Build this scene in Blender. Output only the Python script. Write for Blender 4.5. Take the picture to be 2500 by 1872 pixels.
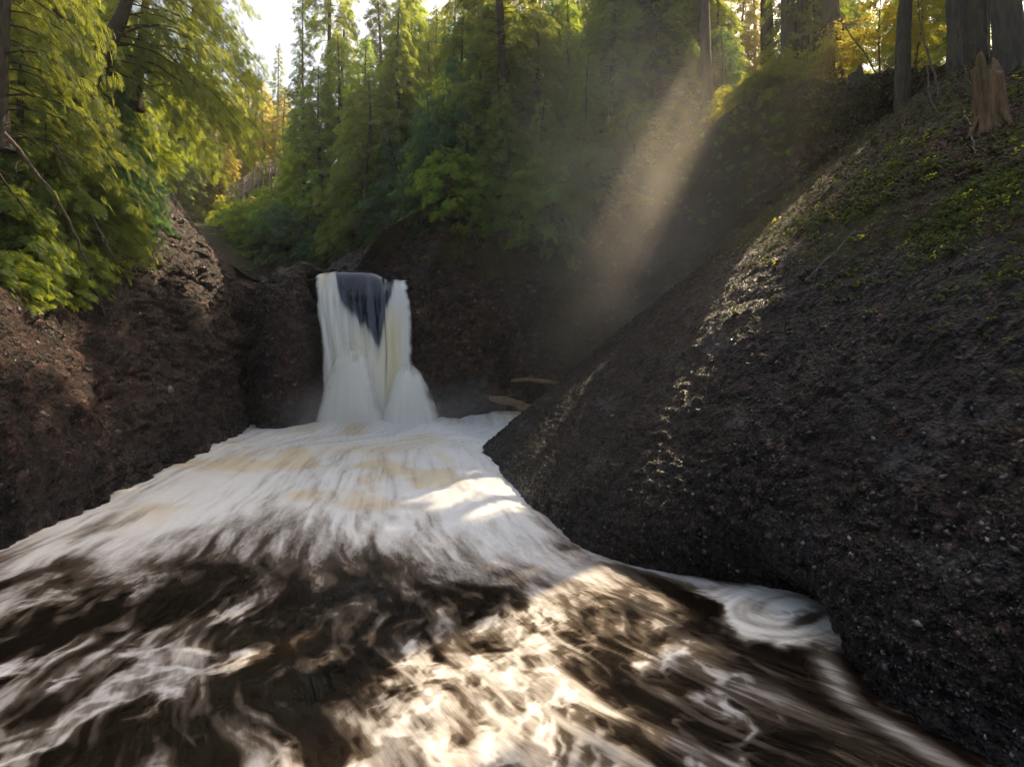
import bpy, math, random
import numpy as np
from mathutils import Vector, Matrix

for o in list(bpy.data.objects):
    bpy.data.objects.remove(o)
SC = bpy.context.scene
COL = SC.collection
R = math.radians

# ------------------------------------------------------------------ camera
CAM_Z, F = 2.6, 560.0            # focal length in pixels of a 1024 px wide frame
cam_d = bpy.data.cameras.new('camera')
cam_d.sensor_width = 36.0
cam_d.lens = 36.0 * F / 1024.0
cam_d.clip_start, cam_d.clip_end = 0.05, 600
cam = bpy.data.objects.new('camera', cam_d)
COL.objects.link(cam)
cam.location = (0, 0, CAM_Z)
cam.rotation_euler = (R(90), 0, 0)
SC.camera = cam

# ------------------------------------------------------------------ world, sun, exposure
SUN = Vector((0.816, 1.0, 1.45)).normalized()
SUN_EL = math.asin(SUN.z)
SUN_AZ = math.atan2(SUN.x, SUN.y)
world = bpy.data.worlds.new('World')
SC.world = world
world.use_nodes = True
wn = world.node_tree
sky = wn.nodes.new('ShaderNodeTexSky')
sky.sky_type = 'NISHITA'
sky.sun_disc = False
sky.sun_elevation = SUN_EL
sky.sun_rotation = SUN_AZ
sky.dust_density = 4.0
sky.air_density = 1.0
sky.ozone_density = 1.0
bg = wn.nodes['Background']
bg.inputs['Strength'].default_value = 0.12
wb = wn.nodes.new('ShaderNodeMix')            # the photograph's warm white balance, over the whole sky
wb.data_type = 'RGBA'; wb.blend_type = 'MULTIPLY'
wb.inputs[0].default_value = 1.0
wb.inputs[7].default_value = (1.0, 0.90, 0.76, 1)
wn.links.new(sky.outputs[0], wb.inputs[6])
wn.links.new(wb.outputs[2], bg.inputs['Color'])

sun_d = bpy.data.lights.new('sun', 'SUN')
sun_d.energy = 2.6
sun_d.angle = R(0.5)
sun_d.color = (1.0, 0.80, 0.52)
sun = bpy.data.objects.new('sun', sun_d)
COL.objects.link(sun)
sun.location = SUN * 80
sun.rotation_euler = SUN.to_track_quat('Z', 'Y').to_euler()

HAZE = 0.0011
vs = SC.view_settings
vs.view_transform = 'Standard'
vs.look = 'None'
vs.gamma = 1.0
vs.use_curve_mapping = False
vs.exposure = 1.75
SC.render.engine = 'CYCLES'
cy = SC.cycles
cy.use_denoising = True
cy.use_adaptive_sampling = True
cy.adaptive_threshold = 0.02
cy.max_bounces = 5
cy.diffuse_bounces = 3
cy.glossy_bounces = 2
cy.transmission_bounces = 3
cy.volume_bounces = 1
cy.transparent_max_bounces = 10
cy.caustics_reflective = False
cy.caustics_refractive = False
cy.sample_clamp_indirect = 4.0
cy.volume_step_rate = 3.0
cy.volume_max_steps = 96

# ------------------------------------------------------------------ helpers: noise
def _hash(ix, iy, iz, seed):
    h = (ix.astype(np.uint32) * np.uint32(374761393) + iy.astype(np.uint32) * np.uint32(668265263)
         + iz.astype(np.uint32) * np.uint32(2147483647) + np.uint32(seed * 144665 + 12345))
    h ^= h >> np.uint32(13)
    h *= np.uint32(1274126177)
    h ^= h >> np.uint32(16)
    h *= np.uint32(2246822519)
    h ^= h >> np.uint32(15)
    return h.astype(np.float64) / 4294967295.0

def vnoise(x, y, z, seed=0):
    x, y, z = np.broadcast_arrays(x, y, z)
    fx, fy, fz = np.floor(x), np.floor(y), np.floor(z)
    ix, iy, iz = fx.astype(np.int64), fy.astype(np.int64), fz.astype(np.int64)
    u, v, w = x - fx, y - fy, z - fz
    u, v, w = u*u*u*(u*(u*6-15)+10), v*v*v*(v*(v*6-15)+10), w*w*w*(w*(w*6-15)+10)
    r = 0
    for a in (0, 1):
        for b in (0, 1):
            for c in (0, 1):
                k = (u if a else 1-u) * (v if b else 1-v) * (w if c else 1-w)
                r = r + k * _hash(ix+a, iy+b, iz+c, seed)
    return r

def vnoise2(x, y, seed=0):
    x, y = np.broadcast_arrays(x, y)
    fx, fy = np.floor(x), np.floor(y)
    ix, iy = fx.astype(np.int64), fy.astype(np.int64)
    u, v = x - fx, y - fy
    u, v = u*u*u*(u*(u*6-15)+10), v*v*v*(v*(v*6-15)+10)
    z = np.zeros_like(ix)
    return ((1-u)*(1-v)*_hash(ix, iy, z, seed) + u*(1-v)*_hash(ix+1, iy, z, seed)
            + (1-u)*v*_hash(ix, iy+1, z, seed) + u*v*_hash(ix+1, iy+1, z, seed))

def fbm(x, y, z, oct=4, seed=0, gain=0.5):
    a, s, n = 1.0, 0, 0
    for i in range(oct):
        s = s + a * vnoise(x, y, z, seed + i*7)
        n += a
        a *= gain
        x, y, z = x*2.03+3.1, y*2.03+1.7, z*2.03+5.3
    return s / n

def fbm2(x, y, oct=4, seed=0, gain=0.5):
    a, s, n = 1.0, 0, 0
    for i in range(oct):
        s = s + a * vnoise2(x, y, seed + i*7)
        n += a
        a *= gain
        x, y = x*2.03+3.1, y*2.03+1.7
    return s / n

def worley(x, y, z, seed=0):
    """distance to the nearest feature point and that cell's random value"""
    bx, by, bz = np.floor(x-0.5).astype(np.int64), np.floor(y-0.5).astype(np.int64), np.floor(z-0.5).astype(np.int64)
    best = np.full(x.shape, 9.0)
    val = np.zeros(x.shape)
    for a in (0, 1):
        for b in (0, 1):
            for c in (0, 1):
                ix, iy, iz = bx+a, by+b, bz+c
                d = ((ix+0.2+0.6*_hash(ix, iy, iz, seed) - x)**2 + (iy+0.2+0.6*_hash(ix, iy, iz, seed+1) - y)**2
                     + (iz+0.2+0.6*_hash(ix, iy, iz, seed+2) - z)**2)
                m = d < best
                best = np.where(m, d, best)
                val = np.where(m, _hash(ix, iy, iz, seed+3), val)
    return np.sqrt(best), val

def sstep(a, b, x):
    t = np.clip((x - a) / (b - a), 0, 1)
    return t*t*(3-2*t)

# ------------------------------------------------------------------ helpers: meshes
def catmull(P, n, axis):
    """resample control points along an axis to n samples (uniform Catmull-Rom)"""
    P = np.moveaxis(np.asarray(P, float), axis, 0)
    m = P.shape[0]
    t = np.linspace(0, m-1, n) if np.isscalar(n) else np.asarray(n)
    i = np.clip(np.floor(t).astype(int), 0, m-2)
    f = (t - i).reshape((-1,) + (1,)*(P.ndim-1))
    g = lambda k: P[np.clip(i+k, 0, m-1)]
    p0, p1, p2, p3 = g(-1), g(0), g(1), g(2)
    r = 0.5*((2*p1) + (-p0+p2)*f + (2*p0-5*p1+4*p2-p3)*f*f + (-p0+3*p1-3*p2+p3)*f**3)
    return np.moveaxis(r, 0, axis)

def grid_normals(P, toward):
    du = np.gradient(P, axis=0)
    dv = np.gradient(P, axis=1)
    n = np.cross(du, dv)
    n /= np.linalg.norm(n, axis=2, keepdims=True) + 1e-9
    if (n * np.asarray(toward)).sum() < 0:
        n = -n
    return n

def new_obj(name, mesh, mat=None, parent=None):
    o = bpy.data.objects.new(name, mesh)
    COL.objects.link(o)
    if mat is not None and mesh is not None and len(mesh.materials) == 0:
        mesh.materials.append(mat)
    if parent is not None:
        o.parent = parent
    return o

def raw_mesh(name, verts, faces, attrs=None, smooth=True):
    """faces: (n,k) int array with constant k"""
    verts = np.ascontiguousarray(verts, dtype=np.float32)
    faces = np.ascontiguousarray(faces, dtype=np.int32)
    me = bpy.data.meshes.new(name)
    k = faces.shape[1]
    me.vertices.add(len(verts))
    me.vertices.foreach_set('co', verts.ravel())
    me.loops.add(faces.size)
    me.loops.foreach_set('vertex_index', faces.ravel())
    me.polygons.add(len(faces))
    me.polygons.foreach_set('loop_start', np.arange(0, faces.size, k, dtype=np.int32))
    me.polygons.foreach_set('loop_total', np.full(len(faces), k, dtype=np.int32))
    me.polygons.foreach_set('use_smooth', np.full(len(faces), smooth, dtype=bool))
    for an, av in (attrs or {}).items():
        av = np.asarray(av, dtype=np.float32)
        if av.ndim == 1:
            a = me.attributes.new(an, 'FLOAT', 'POINT')
            a.data.foreach_set('value', av)
        else:
            a = me.attributes.new(an, 'FLOAT_VECTOR', 'POINT')
            a.data.foreach_set('vector', av.ravel())
    me.update(calc_edges=True)
    return me

def grid_faces(nr, nc, flip=False):
    i = np.arange(nr-1)[:, None]*nc + np.arange(nc-1)[None, :]
    q = np.stack([i, i+1, i+nc+1, i+nc], -1).reshape(-1, 4)
    return q[:, ::-1] if flip else q

def grid_mesh(name, P, toward, attrs=None):
    nr, nc = P.shape[:2]
    du, dv = P[1:, :-1]-P[:-1, :-1], P[:-1, 1:]-P[:-1, :-1]
    n = np.cross(dv, du).reshape(-1, 3).sum(0)
    flip = float(np.dot(n, toward)) < 0
    at = {k: (v.reshape(-1) if v.ndim == 2 else v.reshape(-1, 3)) for k, v in (attrs or {}).items()}
    return raw_mesh(name, P.reshape(-1, 3), grid_faces(nr, nc, flip), at)

def tag(o, label=None, cat=None, group=None, kind=None):
    if label: o['label'] = label
    if cat: o['category'] = cat
    if group: o['group'] = group
    if kind: o['kind'] = kind
    return o

def empty(name, loc=(0, 0, 0), rz=0.0, scale=1.0):
    o = bpy.data.objects.new(name, None)
    COL.objects.link(o)
    o.location = loc
    o.rotation_euler = (0, 0, rz)
    o.scale = (scale,)*3 if np.isscalar(scale) else scale
    o.empty_display_size = 0.2
    return o

def at(px, py, Y):
    """world point that stands at depth Y on the line of sight of a photo pixel"""
    return Vector(((px-512)/F*Y, Y, CAM_Z+(383-py)/F*Y))

def tube(pts, rads, sides=6, caps=True, bump=0.0, seed=0):
    pts = np.asarray(pts, float)
    rads = np.asarray(rads, float)
    n = len(pts)
    T = np.gradient(pts, axis=0)
    T /= np.linalg.norm(T, axis=1, keepdims=True)+1e-9
    ref = np.array([0, 0, 1.0]) if abs(T[0][2]) < 0.9 else np.array([1.0, 0, 0])
    U = np.cross(T, ref); U /= np.linalg.norm(U, axis=1, keepdims=True)+1e-9
    V = np.cross(T, U)
    a = np.linspace(0, 2*math.pi, sides, endpoint=False)
    rr = rads[:, None]*np.ones((1, sides))
    if bump:
        rr = rr*(1+bump*(2*vnoise2(np.cos(a)[None, :]*2+seed+5, np.arange(n)[:, None]*0.35+np.sin(a)[None, :]*2+9, seed)-1))
    ring = pts[:, None]+rr[..., None]*(np.cos(a)[None, :, None]*U[:, None]+np.sin(a)[None, :, None]*V[:, None])
    v = ring.reshape(-1, 3)
    i = np.arange(n-1)[:, None]*sides+np.arange(sides)[None, :]
    j = np.arange(n-1)[:, None]*sides+(np.arange(sides)[None, :]+1) % sides
    f = np.stack([i, j, j+sides, i+sides], -1).reshape(-1, 4)
    return v, f

class Soup:
    """collects quads of several shapes that make up one part"""
    def __init__(s): s.v, s.f, s.n, s.t = [], [], 0, []
    def add(s, v, f, tint=0.5):
        s.v.append(np.asarray(v, float)); s.f.append(np.asarray(f)+s.n)
        s.t.append(np.full(len(v), tint) if np.isscalar(tint) else np.asarray(tint)); s.n += len(v)
    def mesh(s, name, smooth=True):
        return raw_mesh(name, np.concatenate(s.v), np.concatenate(s.f), {'tint': np.concatenate(s.t)}, smooth)

def box_vf(c, sx, sy, sz, rot=None):
    v = np.array([(x, y, z) for x in (-1, 1) for y in (-1, 1) for z in (-1, 1)], float)*0.5*np.array([sx, sy, sz])
    if rot is not None:
        v = v @ np.array(rot).T
    f = np.array([(0, 1, 3, 2), (4, 6, 7, 5), (0, 4, 5, 1), (2, 3, 7, 6), (0, 2, 6, 4), (1, 5, 7, 3)])
    return v+np.asarray(c), f

# ------------------------------------------------------------------ helpers: materials
class NT:
    def __init__(s, name):
        s.m = bpy.data.materials.new(name)
        s.m.use_nodes = True
        s.t = s.m.node_tree
        s.t.nodes.clear()
        s.out = s.t.nodes.new('ShaderNodeOutputMaterial')
    def n(s, typ, ins=None, **props):
        nd = s.t.nodes.new(typ)
        for k, v in props.items():
            setattr(nd, k, v)
        for k, v in (ins or {}).items():
            if isinstance(v, bpy.types.NodeSocket):
                s.t.links.new(v, nd.inputs[k])
            else:
                nd.inputs[k].default_value = v
        return nd
    def math(s, op, a, b=0.0, c=0.0, clamp=False):
        nd = s.t.nodes.new('ShaderNodeMath'); nd.operation = op; nd.use_clamp = clamp
        for i, v in enumerate((a, b, c)):
            if isinstance(v, bpy.types.NodeSocket): s.t.links.new(v, nd.inputs[i])
            else: nd.inputs[i].default_value = v
        return nd.outputs[0]
    def mix(s, f, a, b, mode='MIX'):
        nd = s.t.nodes.new('ShaderNodeMix'); nd.data_type = 'RGBA'; nd.blend_type = mode
        for i, v in ((0, f), (6, a), (7, b)):
            if isinstance(v, bpy.types.NodeSocket): s.t.links.new(v, nd.inputs[i])
            elif i == 0: nd.inputs[i].default_value = v
            else: nd.inputs[i].default_value = (*v, 1)
        return nd.outputs[2]
    def ramp(s, f, stops):
        nd = s.t.nodes.new('ShaderNodeValToRGB')
        e = nd.color_ramp.elements
        while len(e) < len(stops): e.new(0.5)
        for k, (p, c) in enumerate(stops):
            e[k].position = p
            e[k].color = (c, c, c, 1) if np.isscalar(c) else (*c, 1)
        s.t.links.new(f, nd.inputs[0])
        return nd.outputs[0]
    def attr(s, name, out='Fac'):
        return s.n('ShaderNodeAttribute', attribute_name=name).outputs[out]
    def noise(s, vec, scale, detail=4, rough=0.55, out=0):
        return s.n('ShaderNodeTexNoise', {'Vector': vec, 'Scale': scale, 'Detail': detail, 'Roughness': rough}).outputs[out]
    def voro(s, vec, scale, feature='F1', out='Distance'):
        return s.n('ShaderNodeTexVoronoi', {'Vector': vec, 'Scale': scale}, feature=feature).outputs[out]
    def surf(s, sock): s.t.links.new(sock, s.out.inputs['Surface']); return s.m

def rock_material(name, c_dark, c_mid, c_red, wet=0.5, pebble=9.0):
    T = NT(name)
    pos = T.n('ShaderNodeNewGeometry').outputs['Position']
    big = T.noise(pos, 0.45, 5, 0.6)
    med = T.noise(pos, 2.3, 5, 0.65)
    fine = T.noise(pos, 24, 4, 0.7)
    cell = T.n('ShaderNodeTexVoronoi', {'Vector': pos, 'Scale': pebble, 'Randomness': 1.0})
    cell2 = T.n('ShaderNodeTexVoronoi', {'Vector': pos, 'Scale': pebble*2.7, 'Randomness': 1.0})
    col = T.mix(T.ramp(big, [(0.38, 0), (0.62, 1)]), c_dark, c_mid)
    col = T.mix(T.ramp(med, [(0.45, 0), (0.72, 0.8)]), col, c_red)
    sep = T.n('ShaderNodeSeparateColor', {0: cell.outputs['Color']}).outputs
    peb = T.ramp(sep[0], [(0.0, (0.55, 0.5, 0.5)), (0.5, (0.95, 0.9, 0.88)), (0.8, (1.25, 1.0, 0.9)), (1.0, (3.2, 3.1, 3.1))])
    col = T.mix(0.75, col, T.mix(1.0, col, peb, 'MULTIPLY'))
    sep2 = T.n('ShaderNodeSeparateColor', {0: cell2.outputs['Color']}).outputs
    col = T.mix(0.7, col, T.mix(1.0, col, T.ramp(sep2[1], [(0, 0.45), (0.6, 1.0), (0.92, 1.7), (1, 4.0)]), 'MULTIPLY'))
    col = T.mix(1.0, col, T.ramp(T.attr('peb'), [(0.15, (.55, .52, .50)), (.5, (.95, .93, .90)), (.75, (1.3, 1.15, 1.05)), (.88, (1.9, 1.75, 1.6)), (1.0, (3.4, 3.2, 3.1))]), 'MULTIPLY')
    # moss, soil and litter where the surface carries them
    veg = T.attr('veg')
    vn = T.noise(pos, 1.7, 5, 0.7)
    vm = T.math('ADD', veg, T.math('MULTIPLY', T.math('SUBTRACT', vn, 0.5), 1.6), clamp=False)
    vmask = T.ramp(vm, [(0.42, 0), (0.62, 1)])
    soil = T.mix(T.ramp(T.noise(pos, 7, 5, 0.7), [(0.35, 0), (0.65, 1)]), (0.030, 0.018, 0.011), (0.085, 0.052, 0.030))
    mossc = T.mix(T.ramp(T.noise(pos, 14, 3, 0.6), [(0.3, 0), (0.7, 1)]), (0.022, 0.030, 0.006), (0.085, 0.090, 0.012))
    ground = T.mix(T.ramp(T.noise(pos, 1.1, 4, 0.65), [(0.42, 0), (0.60, 1)]), soil, mossc)
    col = T.mix(vmask, col, ground)
    # pale mineral streaks
    pale = T.attr('pale')
    col = T.mix(T.math('MULTIPLY', pale, T.ramp(T.noise(pos, 9, 4, 0.7), [(0.42, 0), (0.62, 1)])), col, (0.11, 0.10, 0.10))
    zz = T.n('ShaderNodeSeparateXYZ', {0: pos}).outputs[2]
    damp = T.ramp(T.math('ADD', T.math('MULTIPLY', zz, .6), T.math('MULTIPLY', T.math('SUBTRACT', med, .5), 1.6)), [(0.25, 1.0), (1.0, 0.0)])
    col = T.mix(T.math('MULTIPLY', damp, .62), col, (0.004, 0.004, 0.0045))
    h = T.math('ADD', T.math('MULTIPLY', cell.outputs['Distance'], -0.55), T.math('MULTIPLY', cell2.outputs['Distance'], -0.35))
    h = T.math('ADD', h, T.math('MULTIPLY', fine, 0.5))
    h = T.math('ADD', h, T.math('MULTIPLY', med, 0.6))
    bmp = T.n('ShaderNodeBump', {'Strength': 1.0, 'Distance': 0.12, 'Height': h}).outputs[0]
    wetm = T.ramp(T.noise(pos, 0.8, 4, 0.6), [(0.35, 0.62), (0.65, 0.62-0.36*wet)])
    rough = T.math('ADD', T.mix(T.math('MULTIPLY', damp, .8), T.mix(vmask, wetm, (0.85,)*3), (0.16,)*3), T.math('MULTIPLY', T.math('SUBTRACT', sep2[2], 0.5), 0.25), clamp=True)
    b = T.n('ShaderNodeBsdfPrincipled', {'Base Color': col, 'Roughness': rough, 'Normal': bmp, 'Specular IOR Level': 0.28})
    return T.surf(b.outputs[0])

def foliage_material(name, c0, c1, t0, trans=0.5, hue_var=0.25):
    """c0-c1 leaf colours picked per spray, t0 colour of light passing through"""
    T = NT(name)
    tint = T.attr('tint')
    rnd = T.n('ShaderNodeObjectInfo').outputs['Random']
    f = T.math('ADD', T.math('MULTIPLY', tint, 1-hue_var), T.math('MULTIPLY', rnd, hue_var), clamp=True)
    col = T.mix(f, c0, c1)
    tcol = T.mix(f, tuple(x*0.7 for x in t0), t0)
    d = T.n('ShaderNodeBsdfDiffuse', {'Color': col})
    t = T.n('ShaderNodeBsdfTranslucent', {'Color': tcol})
    m = T.n('ShaderNodeMixShader', {0: trans, 1: d.outputs[0], 2: t.outputs[0]})
    g = T.n('ShaderNodeBsdfGlossy', {'Color': (0.9, 0.9, 0.9, 1), 'Roughness': 0.6})
    m2 = T.n('ShaderNodeMixShader', {0: 0.02, 1: m.outputs[0], 2: g.outputs[0]})
    return T.surf(m2.outputs[0])

def bark_material(name, c0, c1, scale=14.0, moss=0.0):
    T = NT(name)
    co = T.n('ShaderNodeTexCoord').outputs['Object']
    mp = T.n('ShaderNodeMapping', {'Vector': co, 'Scale': (1, 1, 0.16)}).outputs[0]
    n1 = T.noise(mp, scale, 6, 0.7)
    n2 = T.noise(co, 2.2, 4, 0.6)
    col = T.mix(T.ramp(n1, [(0.35, 0), (0.66, 1)]), c0, c1)
    if moss:
        col = T.mix(T.math('MULTIPLY', T.ramp(n2, [(0.45, 0), (0.65, 1)]), moss), col, (0.09, 0.085, 0.015))
    bmp = T.n('ShaderNodeBump', {'Strength': 0.9, 'Distance': 0.05, 'Height': n1}).outputs[0]
    b = T.n('ShaderNodeBsdfPrincipled', {'Base Color': col, 'Roughness': 0.85, 'Normal': bmp})
    return T.surf(b.outputs[0])

M = {}
M['rock_left'] = rock_material('conglomerate_brown', (0.011, 0.0075, 0.0070), (0.032, 0.020, 0.018), (0.064, 0.032, 0.028), 0.9, 8.0)
M['rock_right'] = rock_material('conglomerate_dark', (0.0085, 0.0064, 0.0056), (0.018, 0.0135, 0.0115), (0.028, 0.0165, 0.0125), 1.0, 10.0)
M['rock_back'] = rock_material('conglomerate_red', (0.018, 0.012, 0.009), (0.042, 0.027, 0.020), (0.075, 0.039, 0.026), 0.8, 6.0)
M['floor'] = rock_material('forest_soil', (0.040, 0.025, 0.015), (0.070, 0.045, 0.025), (0.090, 0.055, 0.025), 0.0, 5.0)
M['cedar'] = foliage_material('cedar_leaf', (0.026, 0.066, 0.014), (0.140, 0.205, 0.030), (0.60, 0.70, 0.07), 0.5)
M['cedar_gold'] = foliage_material('cedar_leaf_gold', (0.040, 0.070, 0.013), (0.130, 0.175, 0.028), (0.48, 0.53, 0.07), 0.5)
M['fir'] = foliage_material('fir_leaf', (0.014, 0.052, 0.026), (0.060, 0.140, 0.062), (0.25, 0.44, 0.12), 0.4)
M['gold'] = foliage_material('golden_leaf', (0.085, 0.085, 0.012), (0.230, 0.195, 0.024), (0.80, 0.66, 0.07), 0.55)
M['broad'] = foliage_material('broad_leaf', (0.065, 0.105, 0.010), (0.190, 0.215, 0.018), (0.80, 0.76, 0.05), 0.6)
M['cover'] = foliage_material('ground_leaf', (0.030, 0.022, 0.010), (0.070, 0.120, 0.012), (0.26, 0.30, 0.03), 0.4, 0.0)
M['litter'] = bark_material('dry_litter', (0.05, 0.028, 0.014), (0.16, 0.09, 0.045), 5.0)
M['bark'] = bark_material('bark_grey_brown', (0.030, 0.022, 0.016), (0.105, 0.078, 0.055), 14.0, 0.35)
M['bark_dark'] = bark_material('bark_dark', (0.020, 0.014, 0.010), (0.070, 0.048, 0.032), 12.0, 0.5)
M['dead'] = bark_material('dead_wood', (0.11, 0.085, 0.065), (0.25, 0.20, 0.155), 20.0)
M['stump'] = bark_material('orange_rotten_wood', (0.060, 0.032, 0.016), (0.25, 0.135, 0.060), 13.0, 0.5)
M['plank'] = bark_material('weathered_plank', (0.22, 0.17, 0.12), (0.40, 0.33, 0.25), 16.0)
M['drift'] = bark_material('driftwood', (0.10, 0.055, 0.025), (0.38, 0.24, 0.12), 22.0)
M['twig'] = bark_material('twig_brown', (0.06, 0.038, 0.024), (0.15, 0.10, 0.065), 20.0)
M['stone'] = rock_material('pale_stone', (0.06, 0.055, 0.055), (0.19, 0.18, 0.18), (0.11, 0.07, 0.06), 0.9, 4.0)

# ------------------------------------------------------------------ terrain
def rocky(P, toward, big=0.35, ledge=0.12, peb=0.03, peb_size=0.16, seed=0, mask=None, crack=0.0):
    n = grid_normals(P, toward)
    x, y, z = P[..., 0], P[..., 1], P[..., 2]
    d = big*(fbm(x*0.5, y*0.5, z*0.5, 4, seed)-0.5)*2
    r = 1-np.abs(2*fbm(x*1.1, y*1.1, z*1.7, 4, seed+40)-1)
    d += ledge*(r-0.75)*2
    d += 0.35*ledge*(fbm(x*4, y*4, z*5, 3, seed+80)-0.5)*2
    if peb:
        w, val = worley(x/peb_size, y/peb_size, z/peb_size, seed+11)
        d += peb*(0.55-w)*(0.3+1.4*val)
        w2, val2 = worley(x/peb_size*2.3, y/peb_size*2.3, z/peb_size*2.3, seed+21)
        d += 0.5*peb*(0.55-w2)*(0.3+1.4*val2)
        pv = np.where(w < .42+.1*val, .25+.75*val, .18+.45*val2)
    if crack:
        c1 = np.abs(fbm(x*.55+y*.18+z*.25, y*.30, z*.75-x*.35, 4, seed+120)-.5)
        c2 = np.abs(fbm(x*.9, y*.9-z*.5, z*.9+y*.2, 3, seed+150)-.5)
        d -= crack*sstep(.030, .0, c1)+crack*.55*sstep(.022, .0, c2)
        d += crack*.9*(np.floor(fbm(x*.5, y*.4, z*1.5, 3, seed+170)*9)/9-.5)
    if mask is not None:
        d = d*mask
    return P + n*d[..., None], pv

# --- right: the big slope that rises from the water
prof_r = np.array([(-0.8, -0.35), (0.0, 0.0), (0.5, 0.22), (1.2, 0.85), (2.2, 1.8), (4, 3.5), (6, 5.45), (8, 7.4), (10, 9.4),
                   (11.6, 11.1), (12.8, 13.2), (13.6, 16.5), (14.1, 22), (14.4, 32), (14.6, 45)])
cols_r = [(3.6, -7, 1), (3.5, -2, 1), (3.45, 1.0, 1), (3.4, 2.8, 1), (3.3, 3.8, 1), (3.1, 4.6, 1), (3.3, 5.45, 1), (3.68, 6.05, 1), (3.62, 6.95, 1),
          (2.75, 7.5, 1), (1.5, 8.2, 1.0), (0.75, 10, 1), (0.1, 13, 1.06), (-.55, 16, 1.17), (-1.15, 18.4, 1.26), (-0.9, 19.2, 1.22), (1.0, 19.9, 1.08),
          (4.4, 20.5, .82), (7.4, 21.2, .58), (9.6, 22.3, .38), (11.0, 23.6, .3)]
C = np.zeros((len(prof_r), len(cols_r), 3))
for j, (bx, by, k) in enumerate(cols_r):
    sm = np.interp(by, [-7, 2.8, 8.2, 10], [3.6, 3.5, 1.6, .75]) if by < 10 else bx
    kk = np.exp(-np.clip(prof_r[:, 0], 0, 9)/0.8)
    C[:, j, 0] = bx*kk+sm*(1-kk)+prof_r[:, 1]*k
    C[:, j, 1] = by
    kz = np.interp(by, [0, 8, 12, 16, 19], [.5, .58, .72, .95, 1.0])
    C[:, j, 2] = np.where(prof_r[:, 0] > 6, 6+(prof_r[:, 0]-6)*kz, prof_r[:, 0])
tr = np.concatenate([np.linspace(0, 11, 340, endpoint=False), np.linspace(11, 14, 24)])
tc = np.concatenate([np.linspace(0, 3, 16, endpoint=False), np.linspace(3, 16, 500, endpoint=False), np.linspace(16, 20, 50)])
P = catmull(catmull(C, tr, 0), tc, 1)
msk = sstep(-0.7, 0.4, P[..., 2])*0.8+0.2
P, pv = rocky(P, (-1, -0.3, 1), 0.09, 0.06, 0.085, 0.14, 3, msk, .03)
x, y, z = P[..., 0], P[..., 1], P[..., 2]
veg = sstep(-0.6, 2.4, z-(2.9+0.24*(y-6)))*0.95
pale = sstep(0.62, 0.78, fbm(x*0.9+z*0.5, y*0.9, z*0.9, 3, 91))*(1-veg)
P_right = P.copy()
right_slope = new_obj('rock_slope_right', grid_mesh('rock_slope_right', P, (-1, 0, 1), {'veg': veg, 'pale': pale, 'peb': pv}), M['rock_right'])
tag(right_slope, 'dark wet conglomerate slope rising from the river on the right', None, None, 'structure')

# --- back: the bowl behind the slope and the wall right of the falls
B = [
 [(-14, 41, 6), (-13, 41.5, 8.5), (-11.5, 42, 10.5), (-9.5, 43, 12), (-6, 45, 12.8), (0, 49, 13.2)],
 [(-12, 35, 6), (-11.2, 35.4, 8.2), (-9.7, 36, 10), (-8, 37, 11.5), (-5, 39, 12.5), (0, 44, 13)],
 [(-9.9, 29.2, 6), (-9.0, 29.2, 8.6), (-7.4, 29.5, 10.1), (-6.0, 30, 11.6), (-4.4, 32, 12.4), (0, 38, 13)],
 [(-5.0, 25.2, -.8), (-4.75, 25.3, 4), (-4.7, 26.2, 7.6), (-4.9, 28, 10.3), (-3.9, 29.6, 12), (0, 36, 13)],
 [(-3.2, 25.2, -.8), (-3.2, 25.5, 3), (-3.1, 26.1, 6.8), (-2.9, 27, 9.7), (-2.2, 28, 11.6), (1, 34, 13.2)],
 [(-1.2, 26.8, -.8), (-1.2, 26.3, 3), (-1.0, 26.6, 6.6), (-.4, 27, 9.6), (0.2, 27.3, 11.8), (3, 33, 13.3)],
 [(1.4, 30.2, -.8), (1.5, 29.0, 3), (1.9, 28.2, 6.5), (2.4, 27.6, 9.6), (3.0, 27, 12.4), (5.5, 32, 13.6)],
 [(5.0, 31, -.8), (5.0, 29.5, 3), (5.2, 28, 6.5), (5.7, 26.8, 10), (6.4, 25.5, 13), (9, 31, 14)],
 [(8.5, 29, -.8), (8.5, 27.5, 3), (8.6, 26, 7), (8.9, 24.3, 11), (9.5, 22.8, 13.9), (12, 29, 14.3)],
 [(10.8, 26, -.8), (10.6, 25, 3), (10.5, 23.7, 7), (10.6, 22.2, 11), (11.3, 21.2, 14), (14, 27, 14.4)],
 [(12.5, 23, -.8), (12.3, 22, 3), (12.2, 21.2, 7), (12.3, 20.6, 11), (13.4, 20.2, 13.6), (16, 25, 14.5)],
 [(16, 22, -.8), (15.8, 21.2, 3), (15.6, 20.4, 7), (15.6, 19.8, 11), (16.6, 19.4, 13.6), (19.5, 24.5, 14.6)],
 [(21, 21, -.8), (20.6, 20.4, 3), (20.4, 19.8, 7), (20.4, 19.4, 11), (21.2, 19, 13.6), (24, 24, 14.7)],
]
C = np.array(B).transpose(1, 0, 2)
tr = np.concatenate([np.linspace(0, 4.2, 220, endpoint=False), np.linspace(4.2, 5, 12)])
P = catmull(catmull(C, tr, 0), np.concatenate([np.linspace(0, 2, 70, endpoint=False), np.linspace(2, 10, 400, endpoint=False), np.linspace(10, 12, 60)]), 1)
P, pv = rocky(P, (-0.2, -1, 0.2), 0.45, 0.22, 0.09, 0.26, 17, None, .22)
x, y, z = P[..., 0], P[..., 1], P[..., 2]
rimv = sstep(8.4, 11.2, z-0.12*np.maximum(x, 0)+2.2*(fbm(x*.6, y*.6, z*.25, 3, 5)-.5))
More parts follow.
